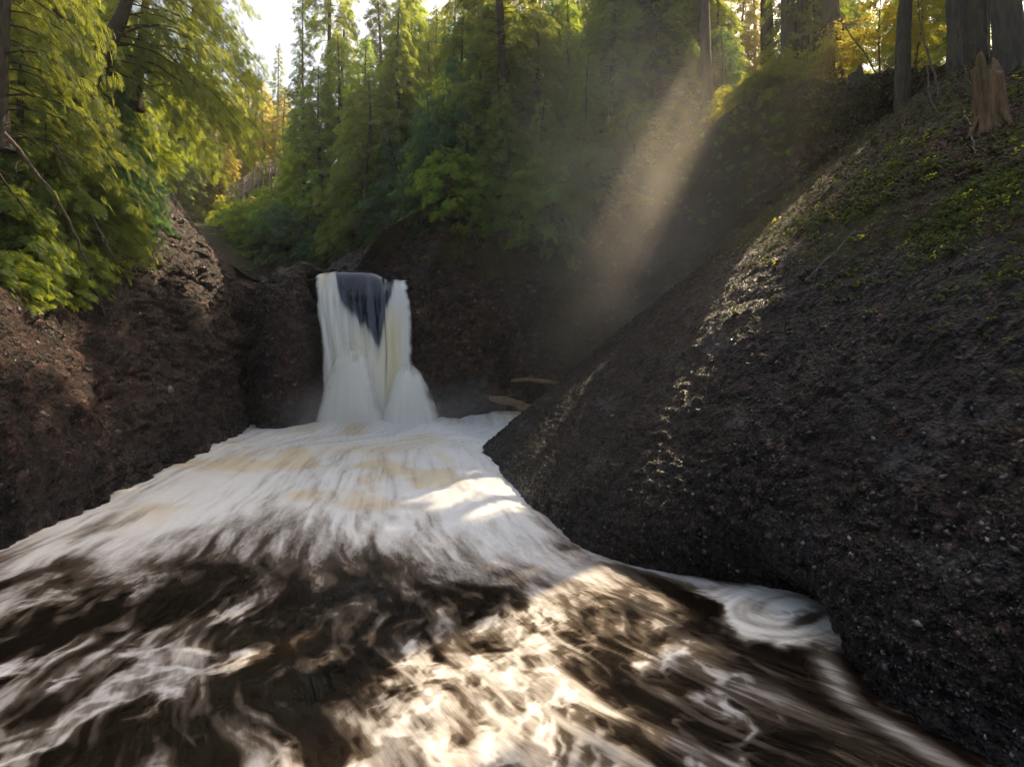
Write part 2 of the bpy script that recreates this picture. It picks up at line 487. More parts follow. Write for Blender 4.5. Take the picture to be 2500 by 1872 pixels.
veg = np.maximum(rimv, 0.75*sstep(0.52, 0.66, fbm(x*.35, y*.35, z*.2, 3, 77)))
pale = sstep(1.0, 0.0, np.abs((x+4.6)-(z-7.5)*0.35-0.25)/0.5)*sstep(6.5, 8.5, z)*0.9 + sstep(-7.2, -8.6, x-(z-8)*0.7)*0.45
P_back = P.copy()
cliff_back = new_obj('cliff_back', grid_mesh('cliff_back', P, (0, -1, 0.3), {'veg': veg, 'pale': np.clip(pale, 0, 1), 'peb': pv}), M['rock_back'])
tag(cliff_back, 'shaded reddish rock bowl behind the slope beside the waterfall', None, None, 'structure')

# --- left: gorge wall, sunlit spur, rounded buttress beside the falls
pl_z = [-0.8, 0.0, 1.5, 3.2, 5.0, 6.4, 7.6, 8.6, 10.2, 12.4, 15.0, 17.5]
def lcol(bx, by, dx, dy, ds, zs=None):
    n = math.hypot(dx, dy)
    zs = zs or pl_z
    return [(bx+dx/n*d, by+dy/n*d, zz) for d, zz in zip(ds, zs)]
dn = [-.2, 0, .35, .9, 1.7, 2.6, 3.6, 4.6, 6.4, 9.4, 14, 24]
spur = [-.15, 0, .25, .5, .75, 0.95, 1.25, 1.9, 3.2, 4.6, 7.5, 14]
zm = [-0.8, 0.0, 1.5, 3.2, 5.0, 6.3, 7.2, 7.7, 7.95, 8.0, 8.1, 8.2]
but = [-.2, 0, .05, .16, .45, .85, 1.35, 1.9, 2.6, 3.6, 5.2, 8]
L = [
 lcol(-6.6, -8, -1, 0, dn), lcol(-6.9, -2, -1, 0, dn), lcol(-7.2, 3, -1, 0, dn), lcol(-7.5, 6.5, -1, 0, dn), lcol(-8.0, 9, -1, 0.05, dn), lcol(-8.8, 11.6, -1, 0.1, dn),
 lcol(-9.4, 14, -1, 0.12, [d*.9 for d in dn]), lcol(-9.7, 16.4, -1, 0.10, [0.6*a+.4*b for a, b in zip(dn, spur)]), lcol(-10.0, 18.6, -1, .05, [0.25*a+.75*b for a, b in zip(dn, spur)]),
 lcol(-10.3, 20.6, -1, 0, spur), lcol(-10.6, 22.2, -1, 0, spur), lcol(-11.0, 23.4, -1, .1, spur), lcol(-11.6, 24.3, -.9, .6, spur, [-0.8, 0, 1.5, 3.2, 5, 6.3, 7.3, 8.0, 9.0, 10.2, 11.8, 13]),
 lcol(-11.05, 24.0, -.45, 1, but, [a*.93 for a in zm]), lcol(-10.15, 22.7, -.2, 1, but, [a*.955 for a in zm]), lcol(-9.35, 22.55, .0, 1, but, zm), lcol(-8.75, 23.1, -.25, 1, but, [a*.965 for a in zm]),
 lcol(-8.5, 24.2, -.8, 1, but, [a-.12 for a in zm]), lcol(-8.6, 26, -1, .6, but, [a-.3 for a in zm]), lcol(-9.4, 29, -1, .4, but, zm), lcol(-11.5, 33, -1, .4, but, zm),
]
C = np.array(L).transpose(1, 0, 2)
tc = np.concatenate([np.linspace(0, 3, 30, endpoint=False), np.linspace(3, 18, 440, endpoint=False), np.linspace(18, 20, 20)])
tr = np.concatenate([np.linspace(0, 8, 260, endpoint=False), np.linspace(8, 11, 50)])
P = catmull(catmull(C, tr, 0), tc, 1)
P, pv = rocky(P, (1, -0.4, 0.2), 0.30, 0.18, 0.07, 0.19, 29, 1-.5*np.exp(-((P[..., 0]+9.4)/1.3)**2-((P[..., 1]-23.2)/1.6)**2), .10)
x, y, z = P[..., 0], P[..., 1], P[..., 2]
# dark hollow in the cleft beside the buttress
dx = np.sqrt(((x+11.0)/0.45)**2+((z-4.6)/1.1)**2+((y-23.2)/1.5)**2)
P[..., 1] += 1.1*sstep(1, .3, dx)
veg = sstep(-0.3, 2.2, z-(4.8+0.12*(y-8))+1.5*(fbm(x*.6, y*.6, z*.6, 3, 8)-.5))*sstep(19.4, 17.4, y)*0.95
veg = np.maximum(veg, sstep(10.6, 12, z)*.9)
P_left = P.copy()
cliff_left = new_obj('cliff_left', grid_mesh('cliff_left', P, (1, -0.3, 0.2), {'veg': veg, 'pale': x*0, 'peb': pv}), M['rock_left'])
tag(cliff_left, 'dark brown gorge wall and rounded buttress left of the waterfall', None, None, 'structure')

# --- forest floor behind everything, with the upstream valley and hillside
gx = np.concatenate([np.linspace(-120, -40, 24, endpoint=False), np.linspace(-40, 45, 150, endpoint=False), np.linspace(45, 130, 24)])
gy = np.concatenate([np.linspace(26, 75, 110, endpoint=False), np.linspace(75, 190, 40)])
X, Y = np.meshgrid(gx, gy)
hill = 8.3+0.66*np.clip(Y-31.0-0.10*np.clip(X+18, -20, 20), 0, 7.5)+0.36*np.clip(Y-38.5, 0, 40)+0.10*np.clip(Y-78, 0, 200)
plat = 12.4+0.055*np.clip(X+2, 0, 40)+0.02*np.clip(Y-30, 0, 100)
sidew = sstep(-9.5, -2, X-(-0.04*(Y-30)))
Z = hill*(1-sidew)+plat*sidew
leftb = sstep(-17, -24, X)
Z = Z*(1-leftb)+np.maximum(Z, 13.5)*leftb
chan = sstep(4.0, 1.5, np.abs(X+10.8+0.45*(Y-28)))*sstep(36, 32, Y)
Z = Z*(1-chan)+7.2*chan
Z += 0.55*(fbm2(X*.35, Y*.35, 4, 61)-.5)
Z -= 0.25*sidew
P = np.stack([X, Y, Z], -1)
hasrim = sstep(46, 40, Y)*sidew*sstep(20, 12, X)
P[..., 2] -= 0.8*hasrim
veg = np.full(X.shape, 0.95)
floor = new_obj('forest_floor', grid_mesh('forest_floor', P, (0, 0, 1), {'veg': veg, 'pale': X*0, 'peb': X*0+.5}), M['floor'])
tag(floor, 'soil and moss of the forest floor above the gorge', None, None, 'structure')

# right-hand plateau behind and beside the slope
gx = np.linspace(9, 130, 90); gy = np.linspace(-20, 60, 60)
X, Y = np.meshgrid(gx, gy)
Z = 13.2+0.02*(X-10)+0.4*(fbm2(X*.3, Y*.3, 4, 71)-.5)-1.0+0.9*sstep(20, 40, X)-6*sstep(24, 13, X)*sstep(20, 17, Y)-3.5*sstep(15, 11.5, X)*sstep(28, 24, Y)
P = np.stack([X, Y, Z], -1)
plateau = new_obj('plateau_right', grid_mesh('plateau_right', P, (0, 0, 1), {'veg': np.full(X.shape, .95), 'pale': X*0, 'peb': X*0+.5}), M['floor'])
tag(plateau, 'wooded ground on top of the right bank', None, None, 'structure')

# ------------------------------------------------------------------ river
XLk = np.array([(-8, -6.6), (2, -7.1), (6.5, -7.5), (9, -8.0), (11.6, -8.8), (15, -9.5), (18, -9.9), (21.9, -10.5), (26, -10.5), (33, -10)])
XRk = np.array([(-8, 3.6), (3.8, 3.35), (4.6, 3.1), (5.45, 3.3), (6.05, 3.7), (6.95, 3.65), (7.5, 2.75), (8.2, 1.5), (10, .75), (13, .1), (16, -.55), (18.4, -1.1),
                (19.2, -.6), (20.2, 3), (21.2, 7.6), (24, 11.5), (29, 10), (33, 6)])
Ys = np.concatenate([np.linspace(-8, 2.6, 24, endpoint=False), 1/np.linspace(1/2.6, 1/32.5, 350)])
us = np.linspace(0, 1, 740)
XL = np.interp(Ys, XLk[:, 0], XLk[:, 1])-0.9
XR = np.interp(Ys, XRk[:, 0], XRk[:, 1])+0.9
X = XL[:, None]+(XR-XL)[:, None]*us[None, :]
Y = np.repeat(Ys[:, None], len(us), 1)
# stream coordinates: a runs across the current, s along it
FL = np.interp(Y, [-8, 2, 4, 8, 15, 25, 33], [-9.5, -8.6, -8.2, -8.0, -9.4, -10.2, -10.2])
FR = np.interp(Y, [-8, 2.0, 3.2, 4.4, 5.6, 7.0, 8.4, 13, 18.6, 25, 33], [12, 6.4, 4.9, 3.5, 2.4, 1.6, 1.05, -.2, -1.4, -3.0, -3.0])
U = (X-FL)/(FR-FL)
A = U*10.0
S = Y
def foam_field(X, Y, A, S):
    w1 = fbm2(A*0.8+7, S*0.55, 3, 5)-.5
    w2 = fbm2(A*1.1+17, S*0.8+4, 3, 9)-.5
    a, s = A+w1*0.9, S+w2*1.2
    broad = fbm2(a*0.8, s*0.45, 4, 21)
    streak = fbm2(a*3.2, s*0.55, 4, 31, .6)
    fine = fbm2(a*7, s*1.1, 3, 41, .6)
    wisp = 1-np.abs(2*fbm2((A+w1*3)*1.6, (S+w2*3)*1.0, 4, 55)-1)
    clump = fbm2(X*1.5+w1*1.6+A*.2, Y*1.15+w2*1.6, 5, 61, .56)
    # how much froth the current carries from place to place
    far = sstep(5.6, 13.0, Y)
    D = 0.47+0.44*far
    g = lambda cx, cy, rx, ry: np.exp(-((X-cx)/rx)**2-((Y-cy)/ry)**2)
    right_edge = FR-X
    D += 0.40*np.exp(-((right_edge-0.9)/0.9)**2)*sstep(6.6, 8.5, Y)
    D += 0.30*np.exp(-((X-FL-2.0)/1.0)**2)*sstep(6.0, 8.5, Y)*sstep(20, 12, Y)
    D -= 0.12*g(-2.2, 7.4, 1.8, .8)
    D -= 0.18*g(-5.6, 9.9, 1.3, 1.3)
    D += 0.32*g(0.15, 5.6, 1.2, 1.1)
    D += 0.25*g(0.35, 4.3, .45, .9)
    D += 0.16*g(-0.6, 4.9, .7, .5)
    D -= 0.22*g(-1.2, 5.0, .45, .35)
    D -= 0.34*g(1.3, 4.3, .7, .6)
    D -= 0.30*g(-1.8, 4.6, .7, .4)
    D -= 0.10*g(0.2, 5.1, .3, .2)
    D += 0.10*g(-3.4, 5.6, 1.6, 1.0)
    D -= 0.42*sstep(6.0, 5.0, Y)*sstep(.7, 1.7, X)
    near = sstep(9.0, 5.5, Y)
    tex = (0.34*broad+0.36*streak+0.30*fine)*(1-near)+(0.14*broad+0.16*streak+0.10*fine+0.60*clump)*near
    tex = (tex-0.5)*(2.6-0.9*far)+0.16*(wisp-0.6)
    f = sstep(0.02, 1.0, D+tex*(0.55+0.45*near)-0.06)
    f = np.clip(f*(0.72+0.56*fine), 0, 1)
    # nearer the current slackens: broken, lacy rafts of froth over black water
    wx, wy = fbm2(X*1.1+31, Y*1.1, 4, 151)-.5, fbm2(X*1.1, Y*1.1+57, 4, 161)-.5
    raft = fbm2((X+wx*.9)*1.15+A*.12, (Y+wy*.9)*1.0, 6, 171, .60)
    lace = 1-np.abs(2*fbm2((X+wx*.7)*3.2, (Y+wy*.7)*2.6, 4, 181, .6)-1)
    thr = .615-.30*np.clip(D, 0, 1)
    rf = sstep(thr-.03, thr+.11, raft)*(.29+.46*fbm2(X*6, Y*4, 3, 191))+.30*sstep(.72, .93, lace)*sstep(thr-.16, thr+.02, raft)
    veilf = .62*sstep(.38, .70, .55*streak+.45*fine)*sstep(thr-.28, thr+.0, raft)*(.45+fine)
    nf = np.clip(np.maximum(rf, veilf), 0, 1)
    nw = sstep(10.5, 5.6, Y+2.4*(broad-.5)*2)
    f = f*(1-nw)+nf*nw
    # a dark still crescent and the slow froth wheel in the side pocket
    ex, ey = X-3.18, Y-6.40
    ca, sa = math.cos(-0.55), math.sin(-0.55)
    qx, qy = (ex*ca-ey*sa)/1.02, (ex*sa+ey*ca)/0.64
    rr = np.sqrt(qx*qx+qy*qy)
    th = np.arctan2(qy, qx)
    wob = 0.34*(fbm2(X*2.1+4, Y*2.1, 5, 71, .55)-.5)*2*sstep(.2, .9, rr)
    disc = sstep(1.20, .86, rr+wob)
    hole = sstep(.36, .12, np.sqrt(((qx-.05)/1.3)**2+((qy+.32)/.55)**2)+wob*1.2)
    swirl = fbm2(rr*5+np.cos(th+rr*2.5)*.8, np.sin(th+rr*2.5)*1.2, 4, 81)
    sh = np.interp(Y, [5.2, 5.45, 6.05, 6.95, 7.5, 8.2], [3.2, 3.3, 3.7, 3.65, 2.75, 1.5])-X
    rag = fbm2(X*2.6+9, Y*2.6, 5, 75, .6)-.5
    pocket = sstep(1.42, 1.10, sh+1.1*rag+.55*np.abs(Y-6.35)**2)*sstep(5.35, 5.75, Y+.5*rag)*sstep(7.5, 7.1, Y)
    disc = np.maximum(disc, pocket)
    wheel = disc*(1-.55*hole)*(0.48+0.70*swirl)
    lip = np.exp(-((X-np.interp(Y, [6.9, 7.5, 8.3], [3.05, 2.35, 1.35]))/(0.20+.25*sstep(7.9, 7.0, Y)))**2)*sstep(6.9, 7.1, Y)*sstep(8.35, 8.1, Y)
    still = sstep(0.05, 0.45, X-np.interp(Y, [4.2, 4.9, 5.6, 6.4, 7.2, 8.2], [2.75, 2.35, 2.0, 1.72, 1.55, 1.20]))*sstep(4.5, 5.4, Y)*sstep(8.5, 8.0, Y)
    tail = np.exp(-((X-np.interp(Y, [2.5, 3.9, 4.6, 5.6], [3.7, 2.95, 2.75, 3.05]))/0.17)**2)*sstep(5.8, 5.2, Y)*(0.35+.5*streak)
    band = np.exp(-((X-np.interp(Y, [3, 4.2, 5.0, 5.6], [3.0, 2.35, 2.1, 1.9]))/0.30)**2)*sstep(5.9, 5.3, Y)*np.clip((streak-.30)*1.7, 0, 1)*.8
    f = f*(1-.97*still)
    f = np.maximum.reduce([f, wheel, lip*(.45+.5*swirl), tail, band])
    return np.clip(f, 0, 1), disc, fine, streak
foam, disc, fine, streak = foam_field(X, Y, A, S)
def smear(a, n, axis):
    """average along the current, as the slow flow draws the froth out"""
    k = n//2
    pad = [(0, 0), (0, 0)]; pad[axis] = (k, k)
    c = np.cumsum(np.insert(np.pad(a, pad, 'edge'), 0, 0, axis), axis)
    m = a.shape[axis]
    return (np.take(c, range(n, n+m), axis)-np.take(c, range(0, m), axis))/n
soft = smear(smear(smear(foam, 9, 0), 5, 0), 3, 1)
wet = np.maximum(np.clip(disc*1.2, 0, 1), sstep(8.5, 5.5, Y)*.7)
foam = foam*wet+(0.25*foam+0.75*soft)*(1-wet)
Zw = 0.75*sstep(11, 25, Y)+0.10*(fbm2(A*.8, S*.6, 4, 101)-.5)*sstep(3, 10, Y)+0.05*(fbm2(X*1.2, Y*1.2, 3, 111)-.5)
Zw += 0.5*np.exp(-((X+0.6)/2.6)**2-((Y-26.2)/1.7)**2)+0.45*np.exp(-((X+6.3)/2.8)**2-((Y-23.4)/1.3)**2)
Zw += 0.22*sstep(12, 20, Y)*(fbm2(A*.9, S*.9, 4, 121)-.5)
Zw += 0.16*np.exp(-((X-FR+0.6)/.8)**2)*sstep(8, 11, Y)*(0.4+1.2*fbm2(A*2, S*1.5, 3, 131))
tan = np.clip(sstep(.5, .72, fbm2(A*.6+3, S*.55, 3, 141))*sstep(9, 13, Y), 0, 1)+0.8*np.exp(-((X+4.6)/2.2)**2-((Y-18.6)/1.1)**2)+disc*.30
P = np.stack([X, Y, Zw], -1)
flow = np.stack([A, S, X*0], -1)
T = NT('river_water')
f = T.attr('foam'); fl = T.attr('flow', 'Vector')
m1 = T.n('ShaderNodeMapping', {'Vector': fl, 'Scale': (7.0, 1.6, 1)}).outputs[0]
m2 = T.n('ShaderNodeMapping', {'Vector': fl, 'Scale': (20.0, 5.0, 1)}).outputs[0]
s1 = T.noise(m1, 1.0, 4, .6); s2 = T.noise(m2, 1.0, 3, .6)
mod = T.math('ADD', T.math('MULTIPLY', T.math('SUBTRACT', s1, .5), .55), T.math('MULTIPLY', T.math('SUBTRACT', s2, .5), .40))
edge = T.math('MULTIPLY', T.math('MULTIPLY', f, T.math('SUBTRACT', 1.0, f)), 3.2)
ff = T.math('ADD', f, T.math('MULTIPLY', mod, T.math('ADD', edge, 0.10)), clamp=True)
col = T.ramp(ff, [(0.0, (0.0028, 0.0016, 0.0009)), (0.20, (0.010, 0.0058, 0.0034)), (0.45, (0.095, 0.074, 0.056)), (0.72, (0.42, 0.39, 0.36)), (1.0, (0.84, 0.84, 0.83))])
col = T.mix(T.math('MULTIPLY', T.attr('tan'), .65, clamp=True), col, T.mix(1.0, col, (0.90, 0.72, 0.42), 'MULTIPLY'))
rough = T.ramp(ff, [(0.0, .20), (.35, .45), (1, .9)])
spec = T.ramp(ff, [(0.0, .14), (.6, .06), (1, .03)])
bmp = T.n('ShaderNodeBump', {'Strength': .35, 'Distance': .05, 'Height': T.math('ADD', s1, T.math('MULTIPLY', ff, .6))}).outputs[0]
M['river'] = T.surf(T.n('ShaderNodeBsdfPrincipled', {'Base Color': col, 'Roughness': rough, 'Specular IOR Level': spec, 'Normal': bmp}).outputs[0])
river = new_obj('river', grid_mesh('river', P, (0, 0, 1), {'foam': foam, 'flow': flow, 'tan': np.clip(tan, 0, 1)}), M['river'])
tag(river, 'dark brown river streaked with white froth below the falls', None, None, 'structure')

# ------------------------------------------------------------------ waterfall
def fall_material(name):
    T = NT(name)
    f = T.attr('foam'); fl = T.attr('flow', 'Vector')
    s1 = T.noise(T.n('ShaderNodeMapping', {'Vector': fl, 'Scale': (16, .55, 1)}).outputs[0], 1, 4, .6)
    s2 = T.noise(T.n('ShaderNodeMapping', {'Vector': fl, 'Scale': (60, 1.6, 1)}).outputs[0], 1, 3, .6)
    mod = T.math('ADD', T.math('MULTIPLY', T.math('SUBTRACT', s1, .5), .9), T.math('MULTIPLY', T.math('SUBTRACT', s2, .5), .35))
    edge = T.math('MULTIPLY', T.math('MULTIPLY', f, T.math('SUBTRACT', 1.0, f)), 3.0)
    ff = T.math('ADD', f, T.math('MULTIPLY', mod, T.math('ADD', edge, .06)), clamp=True)
    col = T.ramp(ff, [(0, (0.004, 0.011, 0.032)), (.3, (0.04, 0.06, 0.10)), (.55, (0.70, 0.69, 0.65)), (1, (0.97, 0.96, 0.93))])  # blue at low foam paints the sky's reflection into the smooth lip
    tn = T.math('MULTIPLY', T.attr('tan'), T.math('ADD', .5, s1), clamp=True)
    col = T.mix(tn, col, T.mix(1.0, col, (0.97, 0.84, 0.50), 'MULTIPLY'))
    bmp = T.n('ShaderNodeBump', {'Strength': .25, 'Distance': .06, 'Height': s1}).outputs[0]
    b = T.n('ShaderNodeBsdfPrincipled', {'Base Color': col, 'Roughness': T.ramp(ff, [(0, .16), (.5, .6), (1, .95)]),
            'Specular IOR Level': T.ramp(ff, [(0, .6), (.6, .1), (1, .02)]), 'Normal': bmp})
    tl = T.n('ShaderNodeBsdfTranslucent', {'Color': (0.8, 0.79, 0.74, 1)})
    body = T.n('ShaderNodeMixShader', {0: T.math('MULTIPLY', ff, .12), 1: b.outputs[0], 2: tl.outputs[0]})
    al = T.attr('veil')
    al = T.math('ADD', al, T.math('MULTIPLY', T.math('MULTIPLY', T.math('MULTIPLY', al, T.math('SUBTRACT', 1.0, al)), 4.0), mod), clamp=True)
    tr_ = T.n('ShaderNodeBsdfTransparent', {})
    return T.surf(T.n('ShaderNodeMixShader', {0: al, 1: tr_.outputs[0], 2: body.outputs[0]}).outputs[0])
M['fall'] = fall_material('falling_water')

fall = tag(empty('waterfall', (-6.6, 24.4, 0.6)), 'white waterfall pouring between the dark buttress and the reddish wall', 'waterfall')
def under_fall(name, P, attrs, toward=(0, -1, 0)):
    o = new_obj(name, grid_mesh(name, P-np.array([-6.6, 24.4, 0.6]), toward, attrs), M['fall'], fall)
    return o
nu, nv = 180, 220
u = np.linspace(0, 1, nu)[None, :]; v = np.linspace(0, 1, nv)[:, None]
# path of the sheet: upstream water, lip, drop
path = np.array([(31.5, 7.72), (28.5, 7.70), (26.2, 7.68), (25.3, 7.60), (24.75, 7.30), (24.45, 6.6), (24.2, 5.2), (24.0, 3.4), (23.9, 1.6), (23.85, -.2)])
pv = catmull(path, np.linspace(0, 9, nv), 0)
lf = np.interp(pv[:, 1], [-.2, .8, 2.5, 4, 5.5, 7, 7.8], [-8.15, -8.25, -8.15, -8.2, -8.45, -8.65, -8.85])
rt = np.interp(pv[:, 1], [-.2, 2.0, 4, 5.5, 6.6, 7.3, 7.8], [-4.2, -4.3, -4.3, -4.35, -4.45, -4.6, -4.75])
up = sstep(25.5, 30, pv[:, 0])
lf = lf-up*2.8; rt = rt-up*3.2
Xf = lf[:, None]+(rt-lf)[:, None]*u
wave = (fbm2(u*7+0*v, v*2.0+0*u, 3, 201)-.5)
drop = sstep(7.6, 6.0, pv[:, 1])[:, None]
Yf = pv[:, 0][:, None]+0*u-0.45*drop*wave-0.35*drop*np.sin(u*math.pi)+0.25*drop*(u > .8)*(u-.8)/.2
Zf = pv[:, 1][:, None]+0*u-0.28*sstep(.55, 1.0, u)*sstep(.1, .3, v)+0.22*(np.sin(np.clip(u*1.15, 0, 1)*math.pi)**.8-.5)*sstep(.08, .3, v)*sstep(.62, .40, v)+0.10*wave
depth = 7.7-Zf
lc = fbm2(u*9+0*v, v*.8+0*u, 3, 211)
start = np.interp(u[0], [0, .06, .16, .24, .34, .46, .58, .66, .72, .80, .86, .93, 1.0], [-.6, -.3, .0, 1.0, 2.0, 2.5, 3.3, 3.2, 2.2, 1.3, .25, -.1, -.3])[None, :]
foamf = sstep(-.9, 1.0, depth-start+1.5*(lc-.5))
rib = fbm2(u*8+0*v, v*.5+0*u, 3, 221)
foamf = np.clip(np.maximum(foamf, .22*sstep(.56, .8, rib)*sstep(.05, .5, depth))*(.86+.28*rib), 0, 1)
foamf = np.where(np.abs(u-.735) < .03, foamf*(1-.55*np.exp(-((u-.735)/.014)**2)*sstep(1.5, 3, depth)*sstep(5.8, 4.6, depth)), foamf)
tanf = np.clip(.75*np.exp(-((u-.80)/.12)**2)*sstep(1, 3, depth)+.5*np.exp(-((u-.42)/.22)**2)*sstep(2, 4, depth)*sstep(7.5, 5.5, depth)+.5*np.exp(-((u-.10)/.05)**2)*sstep(1.6, .3, depth), 0, 1)
nz = fbm2(u*3+0*v+v*6, v*22+0*u, 4, 231)-.5
ed = np.minimum(u/.05, (1-u)/.05)
veil = np.where(depth > .15, np.clip(sstep(.0, 1.0, ed+.9*nz), 0, 1), 1.0)
flowf = np.stack([u+0*v, -depth/3+0*u, 0*u+0*v], -1)
under_fall('curtain', np.stack([Xf, Yf, Zf], -1), {'foam': foamf, 'tan': tanf, 'veil': veil, 'flow': flowf})

def plume(cx, cy, top, bl, br, zb, skew, seed, tn):
    """bell of thrown-up froth at the foot of the drop"""
    nu, nv = 120, 110
    u = np.linspace(0, 1, nu)[None, :]; v = np.linspace(0, 1, nv)[:, None]
    wdt = (v+.02)**.62
    ang = (u-.5)*math.pi*1.04
    left, right = cx-bl, br-cx
    half = np.where(u < .5, left, right)
    X = cx+half*wdt*np.sin(ang)+skew*(1-v)
    Yp = cy-0.9*wdt*np.cos(ang)
    Z = top+(zb-top)*v**1.15+.05*(fbm2(u*6, v*4, 3, seed)-.5)
    lo = fbm2(u*10+0*v, v*1.1+0*u, 4, seed+5)
    foam = np.clip(.97+.25*(lo-.5), 0, 1)+0*v
    nz = fbm2(u*5+v*4, v*9+0*u, 4, seed+9)-.5
    ed = np.minimum(np.minimum(u/.26, (1-u)/.26), v/.25)
    veil = sstep(.0, 1.15, ed+.6*nz)*(.92+0*v)
    flow = np.stack([u+0*v, v*2.0+0*u, 0*u+0*v], -1)
    under_fall('splash_plume', np.stack([X, Yp+0*v, Z+0*u], -1), {'foam': foam, 'tan': np.full((nv, nu), tn), 'veil': veil, 'flow': flow})
plume(-4.55, 23.55, 3.5, -5.7, -2.75, 0.1, 0.10, 301, .12)
plume(-6.6, 23.4, 4.4, -8.35, -5.1, 0.1, -0.1, 321, .10)

# ------------------------------------------------------------------ terrain queries
bpy.context.view_layer.update()
DG = bpy.context.evaluated_depsgraph_get()
GROUND = {'rock_slope_right', 'cliff_back', 'cliff_left', 'forest_floor', 'plateau_right'}
def cast(o, d):
    """first terrain hit along a ray: (point, normal) or None"""
    o = Vector(o); d = Vector(d).normalized()
    for _ in range(8):
        ok, loc, nrm, idx, ob, mt = SC.ray_cast(DG, o, d)
        if not ok: return None
        if ob.name in GROUND: return loc, nrm
        o = loc+d*0.02
    return None
def ground(x, y):
    h = cast((x, y, 90), (0, 0, -1))
    return h[0] if h else Vector((x, y, 0))
def seen(px, py):
    """terrain point on the line of sight of a photo pixel"""
    return cast((0, 0, CAM_Z), ((px-512)/F, 1, (383-py)/F))

# ------------------------------------------------------------------ foliage builders
def frond_template(nl, spread, w, ln, curve):
    """one flat spray: lobes along a stem, lying in the xy plane, +x forward"""
    q = []
    def lobe(x0, y0, ang, l, wd):
        c, s = math.cos(ang), math.sin(ang)
        pts = [(0, 0), (l*.5, wd), (l, 0), (l*.5, -wd)]
        q.append([(x0+c*a-s*b, y0+s*a+c*b) for a, b in pts])
    for i in range(nl):
        x = 0.12+0.78*i/nl
        l = ln*(1-0.55*i/nl)
        for sg in (-1, 1):
            lobe(x, 0, sg*spread*(1-.25*i/nl), l, w)
    lobe(0.55, 0, 0, 0.5, w)
    v = np.array(q).reshape(-1, 2)
    z = -curve*v[:, 0]**2-0.12*np.abs(v[:, 1])
    return np.column_stack([v, z])
FT_CEDAR = frond_template(4, 0.60, 0.036, 0.62, 0.30)
FT_FIR = frond_template(5, 1.05, 0.060, 0.40, 0.12)
FT_FAR = frond_template(3, 0.70, 0.062, 0.62, 0.25)
def leaf_template(n, rng):
    """a loose twig end of separate broad leaves"""
    q = []
    for i in range(n):
        a = rng.uniform(0, 6.28); e = rng.uniform(-.5, .5)
        c = np.array([rng.uniform(-.4, .6), rng.uniform(-.5, .5), rng.uniform(-.3, .3)])
        d = np.array([math.cos(a)*math.cos(e), math.sin(a)*math.cos(e), math.sin(e)])
        s = np.cross(d, [0, 0, 1.0]); s /= np.linalg.norm(s)
        l, w = .34, .14
        q += [c, c+d*l*.5+s*w, c+d*l, c+d*l*.5-s*w]
    return np.array(q)
FT_LEAF = leaf_template(7, np.random.RandomState(3))

def sprays(pos, fwd, up, size, tmpl, tint):
    pos, fwd, up = (np.asarray(a, float) for a in (pos, fwd, up))
    fwd = fwd/(np.linalg.norm(fwd, axis=1, keepdims=True)+1e-9)
    sd = np.cross(up, fwd); sd /= np.linalg.norm(sd, axis=1, keepdims=True)+1e-9
    up = np.cross(fwd, sd)
    Rm = np.stack([fwd, sd, up], 2)*np.asarray(size)[:, None, None]
    v = np.einsum('nij,mj->nmi', Rm, tmpl)+pos[:, None]
    m = len(tmpl)
    f = np.arange(len(pos)*m).reshape(-1, 4)
    return v.reshape(-1, 3), f, np.repeat(np.asarray(tint), m)

